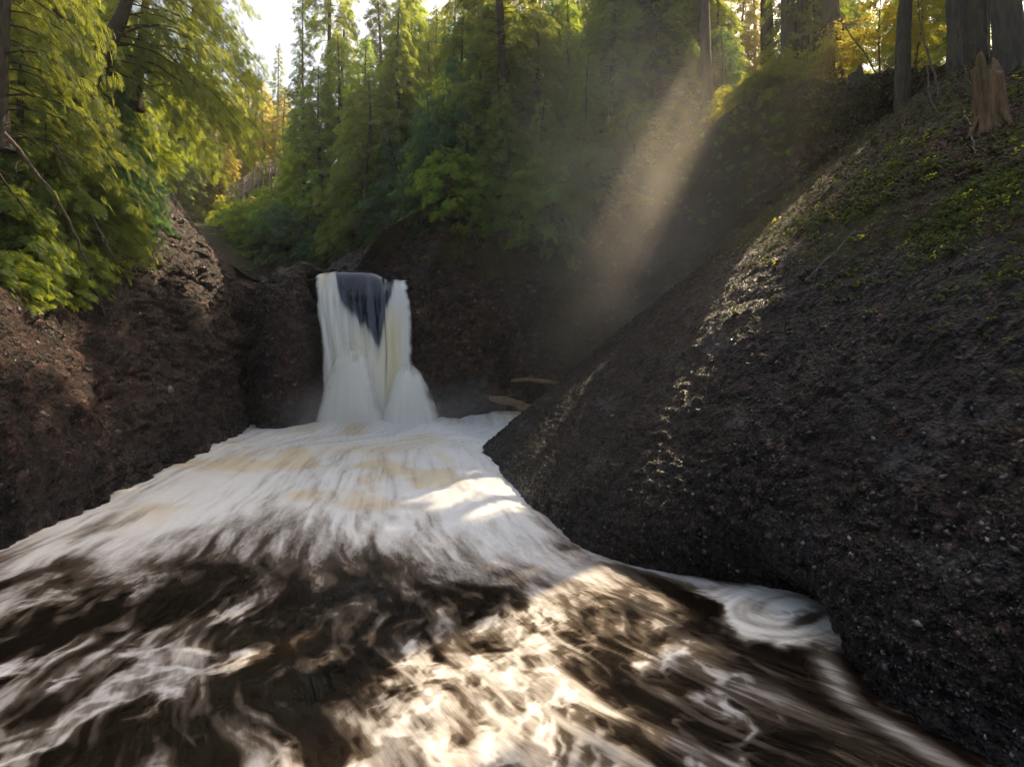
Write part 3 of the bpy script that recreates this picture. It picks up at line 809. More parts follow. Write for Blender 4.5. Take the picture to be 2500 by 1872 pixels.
def grow(seed, pts, r0, h0, rmax, nb, shape, rise, droop, fsize, per_m, tmpl, twig_r=0.016, bare=0.2, sides=7, up_tip=0.0, sticks=0, az_bias=None, open_front=0.0):
    """trunk, branches and crown meshes of one tree; pts is the trunk line in local metres"""
    rng = np.random.RandomState(seed)
    pts = np.asarray(pts, float)
    tl = catmull(pts, 14, 0)
    tt = np.linspace(0, 1, 14)
    rad = r0*(1-tt)**.8+0.012
    rad[0] *= 1.35
    tv, tf = tube(tl, rad, sides, bump=.18, seed=seed)
    br = Soup()
    Ps, Fs, Us, Ss, Ts = [], [], [], [], []
    for i in range(nb):
        t = h0+(1-h0)*((i+rng.rand())/nb)**.92
        p0 = np.array([np.interp(t, tt, tl[:, k]) for k in range(3)])
        az = i*2.39996+rng.uniform(-.5, .5)
        d = np.array([math.cos(az), math.sin(az), 0])
        if open_front and d[1] < -.25 and rng.rand() < open_front: continue
        Ln = rmax*shape((t-h0)/(1-h0))*rng.uniform(.65, 1.15)
        if az_bias is not None:
            Ln *= 1+0.45*float(np.dot(d[:2], az_bias))
        Ln = max(Ln, .18)
        k = np.linspace(0, 1, 6)
        rs, dr = rise*rng.uniform(.6, 1.4), droop*rng.uniform(.7, 1.3)
        zz = Ln*(rs*k-dr*k*k+up_tip*k**4)
        sidew = rng.uniform(-.18, .18)*Ln*k*k
        perp = np.array([-d[1], d[0], 0])
        bl = p0+d*(Ln*k)[:, None]+perp*sidew[:, None]+np.array([0, 0, 1])*zz[:, None]
        bv, bf = tube(bl, (twig_r*(1-.85*k)*(0.5+Ln*.35)), 3)
        br.add(bv, bf)
        n = max(2, int(Ln*per_m))
        s = bare+(1-bare)*rng.rand(n)**.75
        pp = np.stack([np.interp(s, k, bl[:, c]) for c in range(3)], 1)
        tg = np.stack([np.interp(s, k, np.gradient(bl[:, c])) for c in range(3)], 1)
        tg /= np.linalg.norm(tg, axis=1, keepdims=True)+1e-9
        lat = rng.choice([-1, 1], n)*rng.uniform(.15, 1.1, n)
        fw = tg+perp*lat[:, None]+np.column_stack([rng.uniform(-.2, .2, (n, 2)), rng.uniform(-.55, .10, n)])
        pp = pp+rng.normal(0, .05+.03*Ln, (n, 3))
        Ps.append(pp); Fs.append(fw)
        Us.append(np.column_stack([rng.normal(0, .38, (n, 2)), np.ones(n)]))
        Ss.append(fsize*rng.uniform(.6, 1.25, n)*(.75+.35*min(1, Ln/max(rmax, .1))))
        Ts.append(np.clip(rng.normal(.45, .13, n)+.12*(s-.5)+rng.normal(0, .12), 0, 1))
    for i in range(sticks):                       # dead bare twigs under the crown
        t = rng.uniform(.05, max(h0, .12))
        p0 = np.array([np.interp(t, tt, tl[:, k]) for k in range(3)])
        az = rng.uniform(0, 6.28); Ln = rng.uniform(.3, .8)*rmax
        k = np.linspace(0, 1, 5)
        bl = p0+np.stack([math.cos(az)*Ln*k, math.sin(az)*Ln*k, Ln*(.1*k-.5*k*k)], 1)
        bv, bf = tube(bl, .014*(1-.8*k), 3); br.add(bv, bf)
    v, f, t = sprays(np.concatenate(Ps), np.concatenate(Fs), np.concatenate(Us), np.concatenate(Ss), tmpl, np.concatenate(Ts))
    return (raw_mesh('trunk', tv, tf), br.mesh('branches'), raw_mesh('crown', v, f, {'tint': t}, False))

def plant_tree(name, meshes, loc, rz, sc, leaf, bark, label, cat, group=None, lean=None):
    e = empty(name, loc, rz, sc)
    if lean: e.rotation_euler = (lean[0], lean[1], rz)
    tag(e, label, cat, group)
    for part, me, mt in (('trunk', meshes[0], bark), ('branches', meshes[1], bark), ('crown', meshes[2], leaf)):
        o = bpy.data.objects.new(part, me)
        COL.objects.link(o)
        if not me.materials: me.materials.append(mt)
        o.material_slots[0].link = 'OBJECT'
        o.material_slots[0].material = mt
        o.parent = e
        if part != 'trunk': o['kind'] = 'stuff'
    return e

straight = lambda h, w, rng: [(0, 0, -.5), (rng.uniform(-w, w), rng.uniform(-w, w), h*.33), (rng.uniform(-w, w), rng.uniform(-w, w), h*.66), (rng.uniform(-w, w)*.5, 0, h)]
cone = lambda t: max(0.06, (1-t)**.85*(0.55+0.45*min(1, t*6)))
egg = lambda t: max(0.08, (1-t)**.55*(0.45+0.55*min(1, t*5)))
bush = lambda t: max(0.15, math.sqrt(max(0, 1-t*t))*(0.7+.3*min(1, t*4)))
pr = np.random.RandomState(77)
KIND = {
 'cedar': [grow(100+i, straight(15, .3, pr), .20, .05, 2.5, 190, egg, .25, .60, .40, 22, FT_FAR, sticks=8) for i in range(3)],
 'spruce': [grow(120+i, straight(16, .15, pr), .18, .08, 2.3, 200, cone, .10, .38, .40, 21, FT_FAR, up_tip=.15, sticks=6) for i in range(2)],
 'tall': [grow(140+i, straight(22, .35, pr), .24, .42, 2.9, 130, egg, .30, .50, .42, 22, FT_FAR, sticks=14, twig_r=.02) for i in range(2)],
 'hemlock': [grow(160+i, straight(7, .2, pr), .10, .03, 2.0, 95, egg, .20, .65, .31, 34, FT_CEDAR, sticks=4) for i in range(2)],
 'shrub': [grow(180+i, straight(1.8, .2, pr), .04, .02, 1.25, 50, bush, .35, .60, .27, 44, FT_CEDAR, twig_r=.010) for i in range(3)],
 'broad': [grow(200+i, straight(2.6, .3, pr), .03, .12, 1.2, 34, bush, .45, .30, .30, 18, FT_LEAF, twig_r=.008) for i in range(3)],
 'sapling': [grow(220+i, straight(6.5, .35, pr), .05, .35, 1.5, 40, egg, .55, .25, .32, 14, FT_LEAF, twig_r=.010, sticks=4) for i in range(2)],
}

ONES = ['', 'first', 'second', 'third', 'fourth', 'fifth', 'sixth', 'seventh', 'eighth', 'ninth', 'tenth', 'eleventh', 'twelfth', 'thirteenth',
        'fourteenth', 'fifteenth', 'sixteenth', 'seventeenth', 'eighteenth', 'nineteenth']
TENS = ['', '', 'twenty', 'thirty', 'forty', 'fifty', 'sixty', 'seventy', 'eighty', 'ninety']
def ordinal(n):
    if n < 20: return ONES[n]
    if n > 99: return 'hundredth' if n == 100 else 'hundred and '+ordinal(n-100)
    return (TENS[n//10]+'-'+ONES[n % 10]) if n % 10 else TENS[n//10][:-1]+'ieth'
def label_row(objs, what, where):
    """gives alike things of one stand their place counted from the left"""
    vis = sorted(objs, key=lambda o: o.location.x/max(o.location.y, 1))
    for i, o in enumerate(vis):
        o['label'] = f'{what}, {ordinal(i+1)} from the left {where}'

# shafts through the canopy: places the sun reaches and how wide
GAPS = [((-0.4, 5.2, 0), 1.45), ((-1.9, 4.4, 0), 1.0), ((1.0, 7.6, 0), .5), ((-5.6, 8.4, 0), .6), ((-9.6, 13.6, 1.8), .45), ((-10.3, 11.6, 3.4), .4), ((-12.2, 21.3, 9.0), 1.7),
        ((6.6, 15.2, 6.6), .5), ((3.7, 18.6, 7.0), 1.25), ((-11.7, 20.5, 8.0), 1.4), ((-11.5, 22.3, 7.8), 1.3)]
GAPS = [(np.array(p, float), r) for p, r in GAPS]
SV = np.array(SUN)
def blocked(x, y, z, h, h0, rc):
    """would this crown stand in one of the shafts?"""
    for p, r in GAPS:
        d = np.array([x, y])-p[:2]
        hv = SV[:2]
        t = float(d @ hv)/float(hv @ hv)
        if t < 0: continue
        off = float(np.linalg.norm(d-hv*t))
        if off < r+rc*.45:
            zt = p[2]+SV[2]*t
            if z+h*h0-0.6 < zt < z+h*.96: return True
    return False

HB = {'cedar': (15, .05, 2.2), 'spruce': (16, .08, 1.7), 'tall': (22, .42, 2.6), 'hemlock': (7, .03, 1.7), 'shrub': (1.8, 0, 1.2), 'broad': (2.6, 0, 1.2), 'sapling': (6.5, .35, 1.3)}
NAME = {'cedar': 'cedar_tree', 'spruce': 'spruce_tree', 'tall': 'forest_tree', 'hemlock': 'hemlock_tree', 'shrub': 'evergreen_shrub', 'broad': 'leafy_shrub', 'sapling': 'broadleaf_sapling'}
placed = []
tree_rng = np.random.RandomState(5)
def put(kind, x, y, h, leaf, bark='bark', label='', cat='tree', group=None, sink=.15, z=None, test=False, lean=None, wide=1.0, gap=0.0):
    hb, h0, rc = HB[kind]
    s = h/hb
    if z is None: z = ground(x, y).z
    if gap and any((x-a)**2+(y-b)**2 < gap*gap for a, b in placed): return None
    if test and blocked(x, y, z, h, h0, rc*s*wide): return None
    placed.append((x, y))
    me = KIND[kind][tree_rng.randint(len(KIND[kind]))]
    return plant_tree(NAME[kind], me, (x, y, z-sink), tree_rng.uniform(0, 6.28), (s*wide, s*wide, s), M[leaf], M[bark], label, cat, group, lean)

# ------------------------------------------------------------------ trees on the left bank
def hero(name, seed, pix, r0, h0, rmax, nb, leaf, bark, label, droop=.85, fs=.30, per=30, az=None, sticks=10):
    w = [at(*p) for p in pix]
    base = w[0]
    pts = [tuple(a-base) for a in w]
    me = grow(seed, pts, r0, h0, rmax, nb, lambda t: max(.25, (1-t)**.45), .30, droop, fs, per, FT_CEDAR, twig_r=.022, bare=.12, sides=10, sticks=sticks, az_bias=az, open_front=.85)
    return plant_tree(name, me, base, 0, 1, M[leaf], M[bark], label, 'tree')
hero('cedar_tree', 401, [(84, 110, 16.4), (97, 70, 16.2), (112, 38, 16.1), (128, 0, 16), (142, -60, 15.8), (150, -150, 15.6)], .28, .16, 3.1, 105, 'cedar_gold', 'bark_dark',
     'old leaning cedar with thick dark trunk above the left wall', az=(.9, -.1))
hero('cedar_tree', 402, [(137, 110, 17.6), (140, 60, 17.5), (146, 0, 17.4), (150, -70, 17.3), (156, -160, 17.2)], .16, .12, 3.0, 115, 'cedar', 'bark_dark',
     'straight slim cedar standing just right of the thick leaning trunk', az=(.9, -.2))
hero('cedar_tree', 403, [(2, 150, 12.4), (0, 80, 12.3), (4, 10, 12.2), (10, -60, 12.1), (14, -140, 12)], .17, .05, 2.5, 95, 'cedar_gold', 'bark',
     'near cedar at the left edge with golden tips', az=(.5, -.4))
hero('cedar_tree', 404, [(160, 190, 26.0), (176, 120, 26.0), (190, 40, 26), (202, -40, 26), (210, -110, 26)], .20, .18, 2.9, 120, 'cedar', 'bark_dark',
     'cedar leaning out over the sunlit spur left of the sky gap', az=(.8, -.2), fs=.30, per=26)
left_trees = []
for (px, py, h, kind, leaf) in [(44, 240, 3.2, 'hemlock', 'cedar'), (14, 240, 2.8, 'hemlock', 'cedar'), (70, 205, 5.0, 'hemlock', 'cedar'), (108, 215, 5.0, 'hemlock', 'fir'), (122, 170, 5.0, 'hemlock', 'cedar'),
                                (20, 180, 7.5, 'cedar', 'cedar'), (60, 150, 9, 'cedar', 'cedar'), (104, 150, 9, 'cedar', 'cedar_gold'), (30, 120, 10, 'cedar', 'gold'), (85, 100, 11, 'cedar', 'gold'),
                                (140, 135, 8, 'cedar', 'cedar'), (150, 105, 10, 'cedar', 'cedar_gold'), (10, 90, 12, 'cedar', 'gold'), (130, 90, 12, 'cedar', 'cedar_gold')]:
    hit = seen(px, py)
    if not hit: continue
    p = hit[0]
    if p.y > 34: continue
    o = put(kind, p.x, p.y, h, leaf, 'bark_dark', 'evergreen', 'tree', 'evergreens on the left bank', z=p.z, wide=1.0)
    if o: left_trees.append(o)
label_row(left_trees, 'evergreen on the left bank', 'above the brown wall')
left_shrubs = []
for (px, py, h, leaf) in [(12, 288, .9, 'cedar'), (40, 290, .8, 'cedar'), (64, 286, .8, 'cedar'), (28, 266, 1.1, 'cedar'), (85, 278, .9, 'cedar'), (4, 240, 1.4, 'cedar'), (124, 225, 1.4, 'fir'),
                          (140, 195, 1.3, 'fir'), (108, 235, 1.5, 'cedar'), (75, 235, 2.0, 'cedar'), (48, 215, 2.2, 'cedar'), (150, 165, 1.6, 'cedar')]:
    hit = seen(px, py)
    if hit and hit[0].y < 30:
        left_shrubs.append(put('shrub', hit[0].x, hit[0].y, h, leaf, 'bark', 'shrub', 'shrub', 'cedar shrubs on the left wall', z=hit[0].z, wide=1.25))
label_row(left_shrubs, 'drooping cedar shrub', 'along the top of the left wall')

# ------------------------------------------------------------------ upstream bank and hillside, seen through the sky gap
def row(specs, leaf_default='cedar'):
    out = []
    for (px, Y, h, kind, leaf, wide) in specs:
        x = (px-512)/F*Y
        o = put(kind, x, Y, h, leaf, 'bark', 'tree', 'tree', 'trees on the upstream hillside', wide=wide)
        out.append(o)
    return out
up = row([(222, 47, 11, 'cedar', 'gold', 1.1), (236, 53, 13, 'cedar', 'gold', 1.1), (250, 55, 14.5, 'cedar', 'gold', 1.1), (262, 52, 13, 'cedar', 'gold', 1.0), (243, 60, 13, 'spruce', 'gold', 1.1),
          (205, 50, 14, 'cedar', 'gold', 1.1), (190, 46, 13, 'cedar', 'cedar_gold', 1.1), (228, 62, 13, 'spruce', 'gold', 1.2), (212, 58, 14, 'cedar', 'gold', 1.2), (268, 63, 13, 'cedar', 'gold', 1.2),
          (175, 44, 13, 'cedar', 'cedar', 1.1), (160, 48, 15, 'cedar', 'cedar_gold', 1.1), (285, 52, 12, 'cedar', 'gold', 1.1), (198, 70, 14, 'cedar', 'gold', 1.2), (255, 72, 12, 'cedar', 'gold', 1.2)])
label_row([o for o in up if o], 'golden sunlit tree', 'on the far hillside')
put('spruce', (279-512)/F*57, 57, 17.5, 'cedar_gold', label='small pointed spruce standing alone against the pale sky', wide=.75)
put('spruce', (304-512)/F*37, 37, 17.5, 'cedar', label='airy tall spruce cut by the top of the sky gap', wide=.72)
put('tall', (329-512)/F*39, 39, 30, 'cedar', label='bare straight pole trunk rising at the right of the sky', wide=.62)

M['green'] = foliage_material('fresh_green_leaf', (0.036, 0.095, 0.010), (0.160, 0.255, 0.026), (0.64, 0.82, 0.06), 0.5)
mid = row([(300, 38.5, 10.5, 'cedar', 'green', 1.15), (318, 36.5, 12, 'cedar', 'green', 1.1), (338, 37.5, 14, 'cedar', 'green', 1.1), (352, 34.0, 11, 'cedar', 'green', 1.0),
           (290, 41, 8, 'cedar', 'cedar', 1.0), (366, 36, 14, 'cedar', 'green', 1.0), (345, 42, 17, 'cedar', 'cedar_gold', 1.0), (378, 40, 17, 'cedar', 'cedar_gold', 1.0)])
label_row(mid, 'fresh green cedar', 'on the bank just upstream of the falls')
low = row([(246, 37, 2.2, 'shrub', 'green', 1.2), (262, 36, 2.4, 'shrub', 'green', 1.2), (232, 38, 2.2, 'shrub', 'cedar', 1.2), (280, 36.5, 2.6, 'shrub', 'fir', 1.2), (292, 35.5, 3.0, 'shrub', 'fir', 1.2), (306, 35.5, 2.6, 'shrub', 'green', 1.2),
           (322, 34.5, 2.6, 'shrub', 'fir', 1.2), (338, 33.5, 2.4, 'shrub', 'fir', 1.2), (350, 33, 2.6, 'shrub', 'cedar', 1.2), (270, 39, 3.0, 'shrub', 'green', 1.2), (255, 42, 2.0, 'broad', 'gold', 1.2), (240, 45, 2.0, 'broad', 'gold', 1.2), (228, 43, 2.2, 'broad', 'broad', 1.2)])
label_row(low, 'low leafy shrub', 'on the mossy bank behind the falls')
for o in low: o['category'] = 'shrub'; o['group'] = 'shrubs behind the falls'

# ------------------------------------------------------------------ wood on the back bank and the right plateau
wood, woodr = [], []
rng = np.random.RandomState(11)
def stand(n, x0, x1, y0, y1, kinds, out, gap, cond=lambda x, y, z: True, group=''):
    for i in range(n):
        x, y = rng.uniform(x0, x1), rng.uniform(y0, y1)
        z = ground(x, y).z
        if z < 9.8 or not cond(x, y, z): continue
        k, lo, hi, leaf, wide = kinds[rng.randint(len(kinds))]
        o = put(k, x, y, rng.uniform(lo, hi), leaf, 'bark' if rng.rand() < .6 else 'bark_dark', 'tree', 'tree', group, test=True, wide=wide, gap=gap)
        if o: out.append(o)
KB = [('cedar', 12, 18, 'cedar', 1.0), ('cedar', 13, 19, 'green', 1.0), ('hemlock', 6, 10, 'fir', 1.0), ('spruce', 14, 20, 'fir', 1.0), ('cedar', 14, 20, 'cedar_gold', 1.0), ('hemlock', 6, 9, 'cedar', 1.0), ('cedar', 14, 20, 'cedar', 1.0)]
stand(1000, -6.5, 12, 27.4, 41, KB, wood, 1.45, group='conifers on the back bank')
KF = [('cedar', 18, 25, 'cedar_gold', 1.0), ('spruce', 19, 26, 'cedar', 1.0), ('cedar', 18, 24, 'gold', 1.0), ('cedar', 18, 25, 'green', 1.0)]
stand(240, -8, 16, 41, 56, KF, wood, 2.3, group='conifers on the back bank')
# trees added to block the sun on both sides of the shaft
for (x, y, h, leaf) in [(14.6, 27.2, 15, 'green'), (9.0, 30.6, 16, 'cedar'), (12.9, 24.4, 12, 'cedar'), (7.0, 28.2, 15, 'green'), (16.8, 29.4, 15, 'cedar_gold'), (11.4, 33.6, 17, 'cedar'), (5.0, 27.4, 12, 'green'), (13.5, 36.5, 18, 'cedar_gold')]:
    wood.append(put('cedar', x, y, h, leaf, 'bark', 'tree', 'tree', 'conifers on the back bank'))
for (x, y, h, leaf) in [(15.2, 36.5, 17, 'gold'), (16.6, 38.5, 18, 'cedar_gold'), (14.2, 40, 18, 'gold')]:
    wood.append(put('cedar', x, y, h, leaf, 'bark', 'tree', 'tree', 'conifers on the back bank'))
for (x, y, h, wide) in [(9.4, 26.6, 23, 1.2), (12.6, 27.6, 27, 1.2), (10.2, 30.2, 26, 1.2)]:  # high crowns added to shut out the sun above the shaft
    wood.append(put('tall', x, y, h, 'cedar_gold', 'bark', 'tree', 'tree', 'conifers on the back bank', wide=wide))
label_row(wood, 'conifer in the dense wood', 'on the back bank')
KR = [('tall', 20, 27, 'cedar_gold', 1.1), ('tall', 20, 26, 'cedar', 1.1), ('tall', 19, 25, 'green', 1.1), ('cedar', 12, 18, 'cedar_gold', 1.0)]
stand(70, 9.5, 30, 24.5, 40, KR, woodr, 3.4, group='tall trees on the right plateau')
stand(34, 10, 44, 50, 64, [('cedar', 14, 20, 'gold', 1.1), ('tall', 18, 24, 'gold', 1.0), ('cedar', 12, 18, 'cedar_gold', 1.1)], woodr, 3.2, group='tall trees on the right plateau')
stand(170, 12.5, 24, 13.5, 25, [('tall', 16, 23, 'cedar_gold', 1.35), ('tall', 16, 22, 'green', 1.35)], woodr, 2.2, cond=lambda x, y, z: z > 10 and (x/y > .80 or y > 21.5), group='tall trees on the right plateau')  # trees added to shade the right slope, mostly out of frame
stand(60, 18, 36, 2, 22, KR, woodr, 3.0, group='tall trees on the right plateau')  # more out-of-frame trees, added for shade on the near slope
label_row(woodr, 'tall trunk in the sunlit wood', 'on the right plateau')
for o in wood+woodr: o['category'] = 'tree'


# hemlocks and shrubs that hang over the rim of the bowl
rim = []
for (px, py, Y, h, kind, leaf) in [(395, 205, 30, 2.6, 'shrub', 'fir'), (410, 190, 30.5, 5, 'hemlock', 'fir'), (430, 200, 29.5, 2.4, 'shrub', 'fir'), (445, 190, 29.5, 5.5, 'hemlock', 'fir'), (462, 205, 28.6, 2.4, 'shrub', 'cedar'),
                                   (480, 205, 28, 2.6, 'shrub', 'cedar'), (497, 190, 28, 5.0, 'hemlock', 'cedar'), (512, 218, 26.9, 2.8, 'shrub', 'green'), (528, 222, 26.6, 3.0, 'shrub', 'green'), (540, 200, 26.8, 4.4, 'hemlock', 'green'),
                                   (556, 180, 27, 2.6, 'shrub', 'cedar'), (572, 170, 26.9, 3.0, 'shrub', 'cedar'), (590, 165, 26.4, 5.5, 'hemlock', 'cedar'), (606, 158, 26, 2.8, 'shrub', 'green'), (622, 150, 25.6, 3.0, 'shrub', 'green'),
                                   (640, 145, 25.2, 3.0, 'shrub', 'cedar'), (655, 135, 24.9, 2.6, 'shrub', 'cedar_gold'), (672, 128, 24.6, 2.6, 'shrub', 'cedar'), (690, 118, 24.2, 2.4, 'shrub', 'cedar_gold'), (708, 112, 23.8, 2.2, 'shrub', 'cedar_gold'),
                                   (726, 104, 23.4, 1.1, 'shrub', 'cedar_gold'), (744, 98, 23, 1.0, 'shrub', 'broad'), (762, 92, 22.7, 1.3, 'shrub', 'cedar_gold'), (780, 86, 22.3, 1.6, 'shrub', 'broad'), (800, 82, 21.6, 1.5, 'shrub', 'broad')]:
    p = at(px, py, Y)
    g = ground(p.x, p.y)
    o = put(kind, p.x, p.y, h, leaf, 'bark', 'shrub', 'shrub' if kind == 'shrub' else 'tree', 'evergreens hanging over the bowl rim', z=min(g.z, p.z+.6), wide=1.15, lean=(R(14), 0), test=True)
    if o: rim.append(o)
label_row(rim, 'evergreen drooping over the bowl rim', 'between the falls and the slope')
bank, front = [], []
for i in range(260):
    px, py = rng.uniform(345, 650), rng.uniform(120, 240)
    edge = np.interp(px, [345, 400, 430, 470, 520, 560, 600, 650], [205, 203, 212, 222, 232, 222, 188, 162])
    if py > edge+12*rng.rand(): continue
    hit = seen(px, py)
    if not hit or hit[0].y > 36: continue
    k = ['shrub', 'shrub', 'hemlock', 'broad'][rng.randint(4)]
    h = {'shrub': rng.uniform(1.6, 2.8), 'hemlock': rng.uniform(3.0, 5.5), 'broad': rng.uniform(1.8, 3.0)}[k]
    o = put(k, hit[0].x, hit[0].y-.15, h, 'broad' if k == 'broad' else ['green', 'cedar', 'green', 'fir'][rng.randint(4)], 'twig', 'shrub', 'shrub', 'bushy greenery on the back bank', z=hit[0].z, wide=1.2, lean=(R(10), 0), test=True, gap=.75)
    if o: bank.append(o)
label_row(bank, 'bushy green plant on the steep back bank', 'above the reddish wall')
for i in range(60):
    px, Y = rng.uniform(345, 640), rng.uniform(28.5, 34)
    o = put('hemlock', (px-512)/F*Y, Y, rng.uniform(7, 11), ['green', 'cedar', 'green', 'cedar_gold'][i % 4], 'bark', 'tree', 'tree', 'bushy hemlocks in front of the wood', wide=1.25, test=True, gap=1.0)
    if o: front.append(o)
label_row(front, 'bushy bright hemlock', 'in the front row of the wood')
hang = put('shrub', *at(548, 218, 26.0)[:2], 3.2, 'green', 'bark', 'bright green hemlock bush hanging on the bare wall right of the falls', 'shrub', z=at(548, 224, 26.0).z, wide=.95)

# sunlit undergrowth at the edge of the right plateau
under = []
for i in range(200):
    x, y = rng.uniform(9, 30), rng.uniform(20.5, 40)
    z = ground(x, y).z
    if z < 12: continue
    o = put(['broad', 'sapling', 'broad'][i % 3], x, y, rng.uniform(1.4, 2.6)*(2.2 if i % 3 == 1 else 1), ['broad', 'gold'][i % 2], 'twig', 'shrub', 'shrub', 'sunlit undergrowth on the right plateau', gap=1.0)
    if o: under.append(o)
label_row(under, 'yellow-green sunlit undergrowth plant', 'among the trunks of the right plateau')
for o in under: o['category'] = 'undergrowth'

# ------------------------------------------------------------------ named trunks at the top right
def trunk_thing(name, pix, r, bark, label, cat='tree', sides=12, bump=.22, taper=.75):
    w = [at(*p) for p in pix]
    g = ground(w[0].x, w[0].y)
    w = [Vector((g.x, g.y, min(g.z, w[0].z)-.3))]+w[(1 if g.z < w[0].z+.3 else 1):]
    e = tag(empty(name, w[0]), label, cat)
    pts = catmull(np.array([tuple(a-w[0]) for a in w]), 16, 0)
    v, f = tube(pts, r*np.linspace(1.25, taper, 16)**1.2, sides, bump=bump, seed=int(pix[0][0]))
    new_obj('trunk', raw_mesh('trunk', v, f), M[bark], e)
    hgt = (w[-1]-w[0]).z
    lean = (w[-1]-w[0])/hgt
    for part, me, mt in (('branches', KIND['tall'][int(pix[0][0]) % 2][1], M[bark]), ('crown', KIND['tall'][int(pix[0][0]) % 2][2], M['cedar_gold'])):
        o = new_obj(part, me, mt, e)
        o.material_slots[0].link = 'OBJECT'; o.material_slots[0].material = mt
        sc = hgt/21.5
        o.matrix_basis = Matrix(((sc*.9, 0, lean.x*sc*.5, lean.x*hgt*.5), (0, sc*.9, lean.y*sc*.5, lean.y*hgt*.5), (0, 0, sc*.5, hgt*.5), (0, 0, 0, 1)))
        o['kind'] = 'stuff'
    return e
trunk_thing('forest_tree', [(790, 48, 24), (788, 20, 24), (786, -60, 24), (786, -480, 24)], .28, 'bark', 'left one of two close furrowed trunks above the dark bowl rim')
trunk_thing('forest_tree', [(798, 44, 24.6), (800, 20, 24.6), (804, -60, 24.6), (808, -480, 24.6)], .20, 'bark', 'slimmer right one of two close trunks above the bowl rim')
trunk_thing('forest_tree', [(838, 60, 22.6), (834, 30, 22.6), (830, -30, 22.6), (826, -480, 22.6)], .28, 'bark_dark', 'thick dark trunk left of the mossy stump at the plateau edge')
trunk_thing('forest_tree', [(819, 48, 24), (819, 10, 24), (820, -60, 24), (822, -480, 24)], .22, 'bark', 'pale trunk close behind the thick dark trunk')
trunk_thing('forest_tree', [(902, 55, 19), (904, 20, 19), (908, -60, 19), (914, -480, 19)], .20, 'bark', 'slender pale trunk right of the mossy stump in the yellow leaves')
trunk_thing('forest_tree', [(962, 44, 16), (958, 10, 16), (956, -60, 16), (950, -480, 16)], .25, 'bark', 'broad shaded trunk with flared foot above the bare soil slope')
trunk_thing('forest_tree', [(1012, 62, 11.5), (1008, 20, 11.5), (1004, -60, 11.5), (1000, -480, 11.5)], .22, 'bark', 'furrowed trunk behind the broken stump in the corner')
trunk_thing('forest_tree', [(975, 40, 15), (970, 0, 15), (964, -60, 15), (955, -480, 15)], .13, 'bark_dark', 'thin leaning trunk between the broad trunk and the broken stump')

def stump(name, px, py, hpx, wpx, mat, label, seed, jag=.35, lean=(0, 0)):
    hit = seen(px, py) or (at(px, py, 18.5),)
    p = hit[0]; s = p.y/F
    H, Rr = hpx*s, wpx*s*.5
    n, k = 28, 26
    th = np.linspace(0, 2*math.pi, k, endpoint=False)
    tz = np.linspace(0, 1, n)
    flute = 1+.20*np.sin(th*5+seed)[None, :]*(1-.3*tz[:, None])+.25*(vnoise2(np.cos(th)[None, :]*3+9, np.sin(th)[None, :]*3+tz[:, None]*.6+4, seed)-.5)
    rad = Rr*(.82+.55*np.exp(-tz*5)[:, None])*flute
    top = 1-jag*vnoise2(np.cos(th)*2.2+7, np.sin(th)*2.2+7, seed+3)
    zz = (tz[:, None]*top[None, :])*H-.25
    rad[-1] *= .55
    X = rad*np.cos(th)[None, :]+lean[0]*zz; Yy = rad*np.sin(th)[None, :]+lean[1]*zz
    V = np.stack([X, Yy, zz], -1).reshape(-1, 3)
    i = np.arange(n-1)[:, None]*k+np.arange(k)[None, :]
    j = np.arange(n-1)[:, None]*k+(np.arange(k)[None, :]+1) % k
    Fq = np.stack([i, j, j+k, i+k], -1).reshape(-1, 4)
    c = len(V)
    V = np.vstack([V, [[lean[0]*H*.5, lean[1]*H*.5, H*.5]]])
    capf = np.array([[(n-1)*k+a, (n-1)*k+(a+1) % k, c, c] for a in range(k)])
    e = tag(empty(name, p), label, 'stump')
    me = bpy.data.meshes.new('stump_body')
    me.from_pydata(V.tolist(), [], Fq.tolist()+[r[:3].tolist() for r in capf])
    me.polygons.foreach_set('use_smooth', [True]*len(me.polygons))
    new_obj('stump_body', me, M[mat], e)
    # roots that run into the soil
    for a in range(4):
        az = seed+a*1.7
        pts = [(math.cos(az)*Rr*.7, math.sin(az)*Rr*.7, .10*H), (math.cos(az)*Rr*1.25, math.sin(az)*Rr*1.25, -.03*H), (math.cos(az)*Rr*1.9, math.sin(az)*Rr*1.9, -.20*H)]
        v, f = tube(catmull(np.array(pts), 8, 0), np.linspace(Rr*.32, Rr*.08, 8), 7, bump=.2, seed=seed+a)
        new_obj('root', raw_mesh('root', v, f), M[mat], e)
    return e
stump('tree_stump', 993, 124, 88, 27, 'stump', 'tall broken orange stump with jagged top on the right slope', 3, .38, (-.10, 0))
stump('tree_stump', 856, 84, 26, 15, 'bark_dark', 'short dark mossy stump at the plateau edge in yellow leaves', 8, .5)

